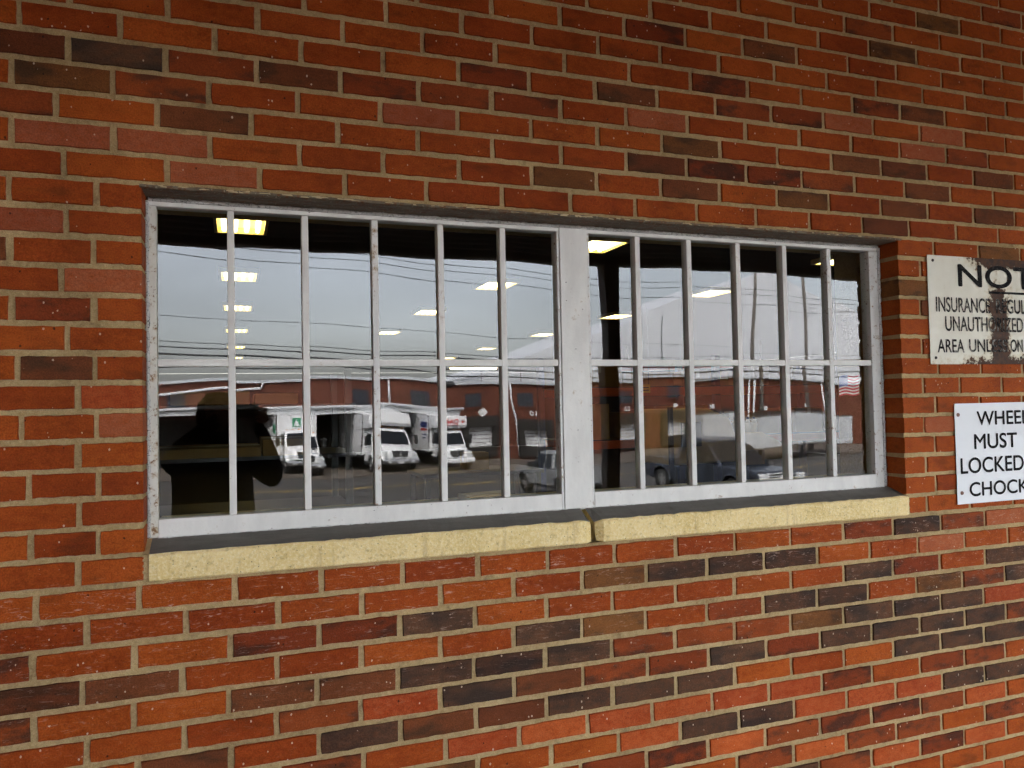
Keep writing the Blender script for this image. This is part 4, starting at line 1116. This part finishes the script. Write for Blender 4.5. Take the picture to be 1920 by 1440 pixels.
box_truck((3.75, -46.0, ZA), R(83), 'white box truck with a green emblem, nearest the photographer\'s reflection', False, 'A')
box_truck((8.8, -44.6, ZA), R(84), 'plain white box truck with overhanging attic between two lettered trucks', True, 'B')
box_truck((12.75, -44.6, ZA), R(85), 'white box truck with red lettering and a red star', True, 'C')

def pickup(loc, rz, label, col, L, H, crew, chrome, sc=1.):
    """x forward, centred on its length, z up from the road"""
    P = plain('pickup_paint_'+str(col[0]), col, .3, 0., .5, .05)
    t = empty('pickup_truck', loc, rz, label, 'pickup', 'pickup trucks in the street')
    t.scale = (sc, sc, sc)
    f = L/2
    wf, wr, r = f-.98, -f+1.22, .41
    W = 1.0
    def arch(cx, R_=.50, z0=.52):
        return [(cx+math.cos(a)*R_, z0-.08+math.sin(a)*R_) for a in [math.pi*k/8 for k in range(9)]]
    low = [(f-.05, .48), (f, .62), (f-.02, .98), (f-.22, 1.12), (f-1.45, 1.19), (-f+1.95, 1.17), (-f+.02, 1.19), (-f, 1.10), (-f, .55), (-f+.5, .48)]
    prof = low + [(q[0], q[1]) for q in reversed(arch(wr))] + [(wr+.6, .46), (wf-.6, .46)] + [(q[0], q[1]) for q in reversed(arch(wf))]
    body = MB().prism(prof, -W, W, 0, .10, .95).build('body', P, t, bevel=.03)
    # recessed load bed
    box('bed_liner', (-f+.12, -.78, 1.165), (-f+1.82, .78, 1.20), BLK, body)
    for s in (-1, 1):
        box('bed_rail', (-f+.02, s*.90-.06, 1.19), (-f+1.92, s*.90+.06, 1.235), P, body, .01)
    box('tailgate', (-f-.02, -.78, .66), (-f+.01, .78, 1.225), P, body, .01)
    c0, c1 = (-f+1.93, f-1.45)
    gp = [(c1, 1.16), (c1-.78, H-.06), (c1-1.1, H), (c0+.35, H), (c0+.12, H-.06), (c0, 1.16)]
    cab = MB().prism(gp, -.93, .93, 0, .26, 1.16).build('cab', P, t, bevel=.05)
    for s in (-1, 1):
        def yy(z, o=.012): return s*(.93-(z-1.16)*.26+o)
        xm = (c0+c1-.5)/2
        for a, b, a2, b2 in ((c0+.22, xm-.05, c0+.36, xm-.05), (xm+.06, c1-.16, xm+.06, c1-.80)):
            z0, z1 = 1.20, H-.13
            MB().add([(a, yy(z0), z0), (b, yy(z0), z0), (b2, yy(z1), z1), (a2, yy(z1), z1), (a, yy(z0, -.02), z0), (b, yy(z0, -.02), z0), (b2, yy(z1, -.02), z1), (a2, yy(z1, -.02), z1)],
                     [(0, 1, 2, 3), (7, 6, 5, 4), (0, 4, 5, 1), (1, 5, 6, 2), (2, 6, 7, 3), (3, 7, 4, 0)]).build('side_window', CGL, cab)
        for x in (c0+.30, xm+.1):
            box('door_handle', (x, s*W*.985-.02, 1.02), (x+.18, s*W*.985+.02, 1.06), P, body, .01)
        for x in (c0+.03, xm, c1-.02):
            box('door_seam', (x-.008, s*W-.012 if s > 0 else -W-.002, .56), (x+.008, s*W+.002 if s > 0 else -W+.012, .94), BLK, body)
        box('running_board', (wr+.62, s*.93-.09, .36), (wf-.62, s*.93+.09, .44), BLK, body, .02)
        m = MB()
        for cx in (wf, wr):
            a = arch(cx, .54)
            vs = [(q[0], s*(W+.02), q[1]) for q in a]+[(q[0], s*(W-.05), q[1]) for q in a]+[(cx+(q[0]-cx)*.9, s*(W+.025), .44+(q[1]-.44)*.9) for q in a]
            m.add(vs, [(i, i+1, i+10, i+9) for i in range(8)]+[(i, i+1, i+19, i+18) for i in range(8)])
        m.build('wheel_arch_trim', P, body, smooth=True)
        box('mirror', (c1-.52, s*1.12-.11, 1.20), (c1-.36, s*1.12+.11, 1.42), BLK, t, .03)
        box('headlight', (f-.16, s*.80-.16, .84), (f+.012, s*.80+.15, 1.05), LAMP, t, .03)
        box('tail_light', (-f-.025, s*.90-.08, .72), (-f+.10, s*.90+.105, 1.10), REDL, t, .01)
        for cx in (wf, wr): wheel(t, cx, s*.86, r, .27, s)
    MB().add([(c1+.02, -.86, 1.19), (c1+.02, .86, 1.19), (c1-.72, .74, H-.09), (c1-.72, -.74, H-.09), (c1-.06, -.86, 1.17), (c1-.06, .86, 1.17), (c1-.80, .74, H-.12), (c1-.80, -.74, H-.12)],
             [(0, 1, 2, 3), (7, 6, 5, 4), (0, 4, 5, 1), (1, 5, 6, 2), (2, 6, 7, 3), (3, 7, 4, 0)]).build('windscreen', CGL, cab)
    MB().add([(c0-.012, -.78, 1.24), (c0-.012, .78, 1.24), (c0+.10, .70, H-.14), (c0+.10, -.70, H-.14), (c0+.05, -.78, 1.24), (c0+.05, .78, 1.24), (c0+.16, .70, H-.14), (c0+.16, -.70, H-.14)],
             [(3, 2, 1, 0), (4, 5, 6, 7), (0, 1, 5, 4), (1, 2, 6, 5), (2, 3, 7, 6), (3, 0, 4, 7)]).build('rear_window', CGL, cab)
    gr = box('grille', (f-.03, -.62, .70), (f+.02, .62, 1.08), BLK, t, .02)
    gm = TRIM if chrome else P
    for z in (.72, .80, .88, .96, 1.05):
        box('grille_bar', (f+.01, -.62, z-.016), (f+.045, .62, z+.016), gm, gr)
    for s in (-1, 1):
        box('grille_surround', (f-.01, s*.62-.03, .69), (f+.048, s*.62+.03, 1.09), gm, gr)
    MB().cyl((f+.04, 0, .88), (f+.06, 0, .88), .09, .08, 16).build('grille_emblem', gm, gr)
    box('front_bumper', (f-.08, -.98, .42), (f+.10, .98, .66), TRIM if chrome else P, t, .04)
    box('rear_bumper', (-f-.12, -.95, .50), (-f+.02, .95, .66), CHR, t, .03)
    return t
pickup((12.6, -28.4, -3.79), R(263), 'grey crew cab pickup truck standing tail first beyond the mullion', (.20, .205, .21), 5.6, 1.93, True, False)
pickup((15.1, -20.4, -3.35), R(84), 'dark blue pickup truck with a wide chrome grille facing the dock', (.030, .036, .050), 6.0, 1.98, True, True)

# parked semi trailer
tr = empty('semi_trailer', (36.2, -44.0, ZS), R(-3), 'long white box trailer parked along the far side of the street', 'trailer')
TW = plain('white_trailer_panel', (.46, .48, .50), .4, 0, .4, .05)
bd = box('body', (-6.4, -1.25, .95), (6.4, 1.25, 3.05), TW, tr, .03)
for k in range(11):
    x = -6.1+k*1.22
    for s in (-1, 1):
        box('side_rib', (x-.02, s*1.25-.012, .97), (x+.02, s*1.25+.012, 3.03), TW if k % 3 else plain('rib_grey', (.4, .41, .42), .5) if k == 0 and s < 0 else bpy.data.materials.get('rib_grey') or TW, bd)
box('top_rail', (-6.42, -1.27, 3.052), (6.42, 1.27, 3.12), CHR, bd)
box('bottom_rail', (-6.42, -1.27, .86), (6.42, 1.27, .945), CHR, bd)
for s in (-1, 1):
    box('landing_leg', (1.7, s*.9-.06, .05), (1.82, s*.9+.06, .86), BLK, tr)
    box('landing_foot', (1.6, s*.9-.14, 0), (1.92, s*.9+.14, .05), BLK, tr)
    for x in (-5.2, -4.1): wheel(tr, x, s*.95, .5, .32, s)
    box('side_marker', (5.9, s*1.26-.012, 1.1), (6.05, s*1.26+.012, 1.16), AMB, bd)

# ------------------------------------------------------------------ the room behind the glass
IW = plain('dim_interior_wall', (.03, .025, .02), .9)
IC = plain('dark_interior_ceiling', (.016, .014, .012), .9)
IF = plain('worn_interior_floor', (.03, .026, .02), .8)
X0, X1, Y1, ZC = -6.0, 16.0, 27.0, 1.20
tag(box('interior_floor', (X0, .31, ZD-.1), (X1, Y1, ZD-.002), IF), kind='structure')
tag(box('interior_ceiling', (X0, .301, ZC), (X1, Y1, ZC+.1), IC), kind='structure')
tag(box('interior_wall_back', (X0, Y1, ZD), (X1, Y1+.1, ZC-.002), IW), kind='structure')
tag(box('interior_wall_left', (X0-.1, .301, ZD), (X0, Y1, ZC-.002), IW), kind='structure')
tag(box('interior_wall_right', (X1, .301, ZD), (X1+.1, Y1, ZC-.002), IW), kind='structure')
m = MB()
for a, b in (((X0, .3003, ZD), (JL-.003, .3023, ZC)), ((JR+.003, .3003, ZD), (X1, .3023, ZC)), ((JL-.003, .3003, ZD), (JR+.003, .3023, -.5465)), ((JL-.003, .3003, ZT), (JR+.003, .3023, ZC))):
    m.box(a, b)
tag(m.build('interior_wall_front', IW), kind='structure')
PINE = plain('pale_painted_stool', (.78, .70, .45), .6)
tag(box('window_stool', (-.72, .121, -.4500), (1.59, .22, -.4125), PINE, None, .004), 'pale wooden inner window board below the panes', 'window board')

TUBE = emis('fluorescent_tube', (1, .80, .38), .85)
TROF = plain('yellowed_light_housing', (.70, .58, .26), .5)
TREF = plain('light_reflector', (.75, .68, .45), .4)
def troffer(x, y, label):
    o = empty('ceiling_light', (x, y, ZC), 0, label, 'light', 'fluorescent ceiling lights in the room')
    m = MB()
    a, b = .18, .27
    m.box((-a, -b, -.045), (a, -b+.022, 0)).box((-a, b-.022, -.045), (a, b, 0)).box((-a, -b+.0225, -.045), (-a+.022, b-.0225, 0)).box((a-.022, -b+.0225, -.045), (a, b-.0225, 0))
    m.build('housing', TROF, o)
    box('reflector', (-a+.0225, -b+.0225, -.006), (a-.0225, b-.0225, -.001), TREF, o)
    for k in range(4):
        xx = -.115+k*.077
        MB().cyl((xx, -b+.035, -.024), (xx, b-.035, -.024), .016, None, 8).build('tube', TUBE, o, smooth=True)
rows = ((3.67, 'first'), (5.86, 'second'), (8.28, 'third'), (11.2, 'fourth'), (14.6, 'fifth'), (17.9, 'sixth'))
for x, side in ((-.475, 'row behind the first panes'), (2.15, 'middle row'), (4.88, 'row nearest the flag')):
    for y, nth in rows:
        if 2 < x < 3 and y > 12: continue
        xx = x + (.16 if x > 2 and x < 3 and y < 4 else 0) - (.15 if 2 < x < 3 and y > 8 else 0)
        troffer(xx, y, nth+' lit ceiling light from the glass in the '+side)
o = empty('strip_light', (7.0, 22.5, ZC), R(8), 'single bright strip light far back in the room under the cross rail', 'light')
box('housing', (-.9, -.1, -.05), (.9, .1, 0), TROF, o)
MB().cyl((-.85, 0, -.08), (.85, 0, -.08), .03, None, 8).build('tube', TUBE, o)

CARD = plain('brown_cardboard', (.22, .13, .042), .85, 0, .2, .1, 9)
CARD2 = plain('pale_cardboard', (.38, .26, .11), .85, 0, .2, .1, 9)
TAPE = plain('packing_tape', (.40, .30, .14), .35)
def carton(x, y, z, w_, d_, h_, label, mt=None, rz=0., group='cardboard boxes inside'):
    o = empty('cardboard_box', (x, y, z), rz, label, 'box', group)
    b = box('carton', (-w_/2, -d_/2, 0), (w_/2, d_/2, h_), mt or CARD, o, .004)
    box('tape', (-w_/2-.001, -.03, h_-.08), (w_/2+.001, .03, h_+.0012), TAPE, o)
    if h_ > .2: box('tape_end', (-.03, -d_/2-.0012, h_-.09), (.03, -d_/2+.01, h_+.0008), TAPE, o)
    return o
STEEL = plain('dark_shelf_steel', (.05, .05, .05), .5, .4)
# shelf with flattened cartons, seen through the photographer's dark reflection
sh = empty('storage_shelf', (-.5, 3.1, ZD), 0, 'dark steel shelf stacked with flat cardboard behind the first two panes', 'shelf')
for x in (-.62, .62):
    for y in (-.35, .35):
        box('post', (x-.02, y-.02, 0), (x+.02, y+.02, 1.85), STEEL, sh)
for z in (.5, .98, 1.32, 1.62):
    box('shelf_board', (-.66, -.39, z), (.66, .39, z+.025), STEEL, sh, .003)
for i, (x, z, w_, h_, lb) in enumerate(((-.70, -.405, .62, .055, 'flattened cardboard stack on the lowest visible shelf level'), (-.25, -.405, .26, .095, 'short cardboard carton with a folded front on the shelf'),
                                   (-.66, -.103, .42, .075, 'shallow cardboard tray high on the shelf behind the hood reflection'), (-.30, -.103, .24, .06, 'small flat carton at the top end of the shelf'))):
    carton(x, 2.98, z, w_, .6, h_, lb)
# pallet rack with orange beams
ORG = plain('orange_rack_beam', (.55, .09, .02), .5)
BLU = plain('dark_blue_upright', (.02, .03, .09), .5)
rk = empty('pallet_rack', (6.0, 8.2, ZD), 0, 'tall pallet rack with orange beams loaded with cartons', 'rack')
for x in (-2.2, .2, 2.6):
    for y in (-.5, .5):
        box('upright', (x-.045, y-.045, 0), (x+.045, y+.045, 2.30), BLU, rk)
for z in (.98, 1.72):
    for y in (-.55, .5):
        box('beam', (-2.2, y-.025, z), (2.6, y+.025, z+.11), ORG, rk, .004)
    box('deck', (-2.2, -.52, z+.111), (2.6, .49, z+.125), STEEL, rk)
cx = 3.95
rr = random.Random(21)
lbl = ['carton at the end of the lower orange rack beam', 'tall narrow carton second on the lower rack beam', 'squat carton third on the lower rack beam', 'pale carton fourth on the lower rack beam', 'wide carton fifth on the lower rack beam', 'last carton on the lower rack beam']
for i in range(6):
    w_ = rr.uniform(.45, .75)
    carton(cx+w_/2, 8.1, ZD+1.106, w_, .7, rr.uniform(.32, .58), lbl[i], CARD if i % 2 else CARD2); cx += w_+rr.uniform(.06, .22)
cx = 3.95
lbl = ['first carton on the upper rack deck', 'second carton on the upper rack deck beside a yellow sign', 'third carton on the upper rack deck', 'fourth and palest carton on the upper rack deck', 'fifth carton on the upper rack deck, next to last', 'last carton on the upper rack deck by the upright']
for i in range(6):
    w_ = rr.uniform(.42, .72)
    carton(cx+w_/2, 8.1, ZD+1.847, w_, .7, rr.uniform(.2, .32), lbl[i], CARD2 if i % 2 else CARD); cx += w_+rr.uniform(.08, .25)
# boxes stacked nearer the middle panes
tb = empty('work_table', (1.33, 4.1, ZD), 0, 'dark steel work table under the small pale carton', 'table')
box('table_top', (-.5, -.3, 1.06), (.5, .3, 1.09), STEEL, tb, .004)
for sx_ in (-.46, .46):
    for sy_ in (-.26, .26): box('leg', (sx_-.02, sy_-.02, 0), (sx_+.02, sy_+.02, 1.06), STEEL, tb)
carton(1.33, 4.1, ZD+1.091, .19, .2, .14, 'small pale carton seen below the red lettered truck', CARD2)
YSG = plain('yellow_hanging_sign', (.62, .42, .03), .5)
for x, z, lb in ((4.91, .06, 'yellow hanging sign beside the black post reflection'), (6.51, .01, 'yellow hanging sign above the dark pickup reflection')):
    o = empty('aisle_sign', (x, 7.55, z), 0, lb, 'sign', 'yellow aisle signs')
    box('panel', (-.09, -.006, -.06), (.09, .006, .06), YSG, o)
    for s in (-.07, .07): MB().cyl((s, 0, .06), (s, 0, ZC-z), .003, None, 6).build('hanger', STEEL, o)
    for k in range(2): box('print', (-.065, -.0085, .005-k*.035), (.065, -.0065, .022-k*.035), BLK, o)
# big beige covered machine with a stepped top and jugs along it
BEI = plain('beige_machine_cover', (.66, .52, .26), .7)
mch = empty('packing_machine', (4.4, 5.2, ZD), 0, 'big beige machine cover with a stepped sloping top behind the dark pickup', 'machine')
hp = [(-.72, .96), (-.72, 1.50), (-.68, 1.54), (-.28, 1.54), (-.02, 1.44), (.05, 1.27), (.40, 1.27), (.62, 1.17), (.72, 1.10), (.72, .98)]
MB().prism(hp, -.35, .35).build('cover', BEI, mch, bevel=.02)
for sx_ in (-.74, .68):
    for sy_ in (-.36, .32): box('frame_leg', (sx_-.015, sy_, 0), (sx_+.03, sy_+.035, .955 if sx_ > 0 else 1.56), STEEL, mch)
box('base_shelf', (-.7, -.33, .3), (.66, .33, .33), STEEL, mch)
box('control_panel', (-.62, -.365, 1.15), (-.38, -.352, 1.40), plain('grey_panel', (.16, .15, .12), .5), mch)
box('label', (.15, -.365, .93), (.40, -.352, 1.08), CARD2, mch)
JUG = plain('white_plastic_jug', (.72, .68, .55), .4)
for i in range(5):
    x = 4.46+i*.082
    o = empty('plastic_jug', (x, 4.98, ZD+1.271), rr.uniform(-.4, .4), ['white jug at the start of the row on the beige machine', 'second white jug on the beige machine', 'middle white jug on the beige machine', 'fourth white jug on the beige machine', 'last white jug on the beige machine'][i], 'jug', 'jugs on the machine')
    MB().cyl((0, 0, 0), (0, 0, .10), .033, .031, 12).cyl((0, 0, .10), (0, 0, .14), .031, .012, 12).build('bottle', JUG, o, smooth=True)
    MB().cyl((0, 0, .141), (0, 0, .16), .014, None, 10).build('cap', BLU, o)
    MB().tube([(.012, 0, .135), (.045, 0, .13), (.048, 0, .08), (.033, 0, .06)], .006).build('handle', JUG, o)
carton(.155, .165, -.4123, .14, .08, .014, 'flat open cardboard piece lying on the inner window board', CARD2, .15)
# red crane rail at the back
RED = plain('red_crane_rail', (.5, .05, .03), .5)
o = empty('crane_rail', (9.4, 13.2, .62), R(-38), 'long red rail hung under the ceiling far back in the room', 'rail')
box('rail', (-1.9, -.05, 0), (1.9, .05, .13), RED, o)
for s in (-1.5, 1.5): box('hanger', (s-.02, -.02, .13), (s+.02, .02, .579), STEEL, o)

# small flag taped inside the last pane
FW, FR, FB = plain('flag_white', (.74, .72, .70), .7), plain('flag_red', (.48, .02, .035), .7), plain('flag_blue', (.015, .04, .22), .7)
fl = empty('small_flag', (1.475, .1085, -.130), 0, 'small stars and stripes flag behind the last lower pane', 'flag')
def fy(x, z): return .0012*math.sin(x*95)+.0006*math.sin(z*80)
def fz(x): return .0035*math.sin((x+.04)*75)
FWD, FH = .0860, .0690
def cloth(x0, x1, z0, z1, dy, mt, name, par):
    n = 12
    a, b = [], []
    for i in range(n+1):
        x = x0+(x1-x0)*i/n
        a.append((x, fy(x, z0)+dy, z0+fz(x)+.06*x)); b.append((x, fy(x, z1)+dy, z1+fz(x)+.06*x))
    MB().add(a+b, [(i, i+1, i+n+2, i+n+1) for i in range(n)]).build(name, mt, par)
for k in range(13):
    cloth(-FWD/2, FWD/2, k*FH/13, (k+1)*FH/13, 0, FR if k % 2 == 0 else FW, 'stripe', fl)
cloth(-FWD/2, -FWD/2+FWD*.42, 6*FH/13, FH, -.0006, FB, 'canton', fl)
st = MB()
for r_ in range(9):
    for c_ in range(6 if r_ % 2 == 0 else 5):
        x = -FWD/2+FWD*.42*((c_+.5 if r_ % 2 == 0 else c_+1)/6); z = 6*FH/13+(FH*7/13)*(r_+.6)/9.2
        s_ = .0011
        st.add([(x+s_*(1 if k % 2 == 0 else .45)*math.sin(k*math.pi/5), fy(x, z)-.0011, z+fz(x)+.06*x+s_*(1 if k % 2 == 0 else .45)*math.cos(k*math.pi/5)) for k in range(10)], [tuple(range(10))])
tag(st.build('stars', FW, fl), kind='stuff')

# ------------------------------------------------------------------ the photographer, seen only mirrored in the panes
SKIN = plain('skin', (.42, .25, .18), .5, 0, .4, .06)
COAT = plain('black_hooded_coat', (.018, .017, .018), .85, 0, .2)
TROU = plain('dark_trousers', (.02, .021, .026), .85, 0, .2)
per = empty('person', (-.62, -2.46, ZD), 0, 'photographer in a black hooded coat and dark trousers holding up a phone', 'person')
def skin_body(name, verts, edges, radii, mt, par, root=0, sub=2):
    me = bpy.data.meshes.new(name)
    me.from_pydata([Vector(v)-Vector((-.62, -2.46, ZD)) for v in verts], edges, [])
    o = link(name, me, par)
    sk = o.modifiers.new('skin', 'SKIN')
    for i, r_ in enumerate(radii):
        sv_ = me.skin_vertices[0].data[i]
        sv_.radius = (r_, r_) if isinstance(r_, (int, float)) else r_
        sv_.use_root = (i == root)
    sk.use_smooth_shade = True
    sb = o.modifiers.new('sub', 'SUBSURF'); sb.levels = sub; sb.render_levels = sub
    bpy.context.view_layer.update()
    dg = bpy.context.evaluated_depsgraph_get()
    nm = bpy.data.meshes.new_from_object(o.evaluated_get(dg))
    o.modifiers.clear(); o.data = nm
    nm.materials.clear(); nm.materials.append(mt)
    return o
V = [(-.62, -2.47, -.84), (-.62, -2.47, -.66), (-.62, -2.47, -.48), (-.62, -2.46, -.36), (-.62, -2.44, -.285),          # 0-4 pelvis..neck
     (-.62, -2.42, -.21), (-.62, -2.415, -.115),                                                                        # 5-6 head
     (-.79, -2.46, -.385), (-.865, -2.33, -.44), (-.80, -2.19, -.34), (-.635, -2.09, -.20), (-.60, -2.066, -.17),       # 7-11 arm on the far side
     (-.46, -2.46, -.395), (-.325, -2.33, -.535), (-.325, -2.19, -.44), (-.395, -2.09, -.255), (-.418, -2.066, -.200),     # 12-16 other arm
     (-.715, -2.47, -.90), (-.73, -2.45, -1.28), (-.735, -2.48, -1.64), (-.735, -2.40, -1.70),                          # 17-20 leg
     (-.525, -2.47, -.90), (-.51, -2.45, -1.28), (-.505, -2.48, -1.64), (-.505, -2.40, -1.70)]                          # 21-24 leg
E_ = [(0, 1), (1, 2), (2, 3), (3, 4), (4, 5), (5, 6), (3, 7), (7, 8), (8, 9), (9, 10), (10, 11), (3, 12), (12, 13), (13, 14), (14, 15), (15, 16),
      (0, 17), (17, 18), (18, 19), (19, 20), (0, 21), (21, 22), (22, 23), (23, 24)]
Rr = [(.17, .13), (.165, .125), (.185, .135), (.15, .11), .06, .075, .082, .085, .068, .055, .038, .032, (.080), .056, .046, .036, .031,
      .105, .078, .052, .045, .105, .078, .052, .045]
skin_body('body', V, E_, Rr, COAT, per)
# coat skirt, hood, trousers cuffs, shoes
def lathe(name, prof, c, mt, par, n=20, sx=1., sy=1.):
    vs, q = [], len(prof)
    for k in range(n):
        a = 2*math.pi*k/n
        vs += [(c[0]+r_*math.cos(a)*sx, c[1]+r_*math.sin(a)*sy, c[2]+z) for r_, z in prof]
    return MB().add(vs, [(k*q+i, k*q+i+1, ((k+1) % n)*q+i+1, ((k+1) % n)*q+i) for k in range(n) for i in range(q-1)]).build(name, mt, par, smooth=True)
PO = Vector((-.62, -2.46, ZD))
def P_(x, y, z): return Vector((x, y, z))-PO
lathe('coat', [(.255, -.34), (.25, -.12), (.235, .02), (.225, .18), (.225, .30), (.19, .39), (.12, .455), (.075, .47)], P_(-.655, -2.47, -.78), COAT, per, 24, 1, .72)
lathe('hood', [(.085, -.10), (.125, -.03), (.135, .05), (.118, .12), (.07, .165), (.0, .18)], P_(-.62, -2.455, -.215), COAT, per, 20, .88, 1.)
# face in the opening of the hood
fc = []
prof = [(.0, -.105), (.05, -.095), (.07, -.055), (.078, .0), (.074, .05), (.055, .085), (.0, .1)]
fo = lathe('face', prof, P_(-.62, -2.375, -.155), SKIN, per, 20, .92, 1.0)
nose = MB().add([P_(-.632, -2.30, -.175), P_(-.608, -2.30, -.175), P_(-.62, -2.275, -.172), P_(-.62, -2.302, -.13)], [(0, 1, 2), (1, 3, 2), (3, 0, 2), (0, 3, 1)])
nose.build('nose', SKIN, fo)
EYE = plain('eye', (.05, .03, .02), .2); LIP = plain('lips', (.30, .12, .10), .5); HAIR = plain('dark_hair', (.03, .02, .015), .6)
for s in (-1, 1):
    MB().cyl(P_(-.62+s*.03, -2.306, -.142), P_(-.62+s*.03, -2.299, -.142), .011, .009, 10).build('eye', EYE, fo)
    MB().box(P_(-.62+s*.032-.016, -2.308, -.126), P_(-.62+s*.032+.016, -2.298, -.121)).build('eyebrow', HAIR, fo)
MB().box(P_(-.643, -2.310, -.206), P_(-.597, -2.300, -.198)).build('mouth', LIP, fo)
MB().box(P_(-.685, -2.35, -.10), P_(-.555, -2.315, -.075)).build('hair', HAIR, fo, bevel=.01)
for x in (-.735, -.505):
    MB().prism([(a+PO.y*0, b) for a, b in ((-.13, .0), (.13, .0), (.135, .04), (.05, .075), (-.02, .12), (-.12, .12))], -.05, .05).build('shoe', COAT, per, bevel=.02, loc=P_(x, -2.43, ZD), rot=(0, 0, R(90)))
# hands round the phone
def hand(c, sgn, par):
    cx, cy, cz = c
    vs = [(cx, cy, cz), (cx+sgn*.02, cy+.012, cz+.03)]
    es = [(0, 1)]; rs = [.028, .030]
    tips = []
    for i, (l, dz) in enumerate(((.055, .052), (.062, .030), (.058, .008), (.046, -.013))):
        b = len(vs)
        vs += [(cx+sgn*.022, cy+.010, cz+dz), (cx-sgn*.006, cy-.004+.026, cz+dz+.008), (cx-sgn*l*.55, cy+.026, cz+dz+.010)]
        es += [(1, b), (b, b+1), (b+1, b+2)]; rs += [.011, .0095, .008]
    b = len(vs)
    vs += [(cx+sgn*.005, cy-.012, cz+.02), (cx-sgn*.018, cy-.018, cz+.032), (cx-sgn*.036, cy-.014, cz+.038)]
    es += [(0, b), (b, b+1), (b+1, b+2)]; rs += [.014, .011, .009]
    return skin_body('hand', vs, es, rs, SKIN, par, 0, 1)
hand((-.400, -2.052, -.190), 1, per)
hand((-.585, -2.060, -.190), -1, per)
ph = empty('phone', (-.485, -2.036, -.1800), 0, 'black phone held sideways in front of the face', 'phone')
box('case', (-.076, -.0045, 0), (.076, .0045, .074), BLK, ph, .003)
box('screen', (-.072, -.0055, .004), (.072, -.0046, .070), CGL, ph)
for z in (.022, .052):
    MB().cyl((-.055, .0045, z), (-.055, .0075, z), .008, None, 14).build('lens', CGL, ph)
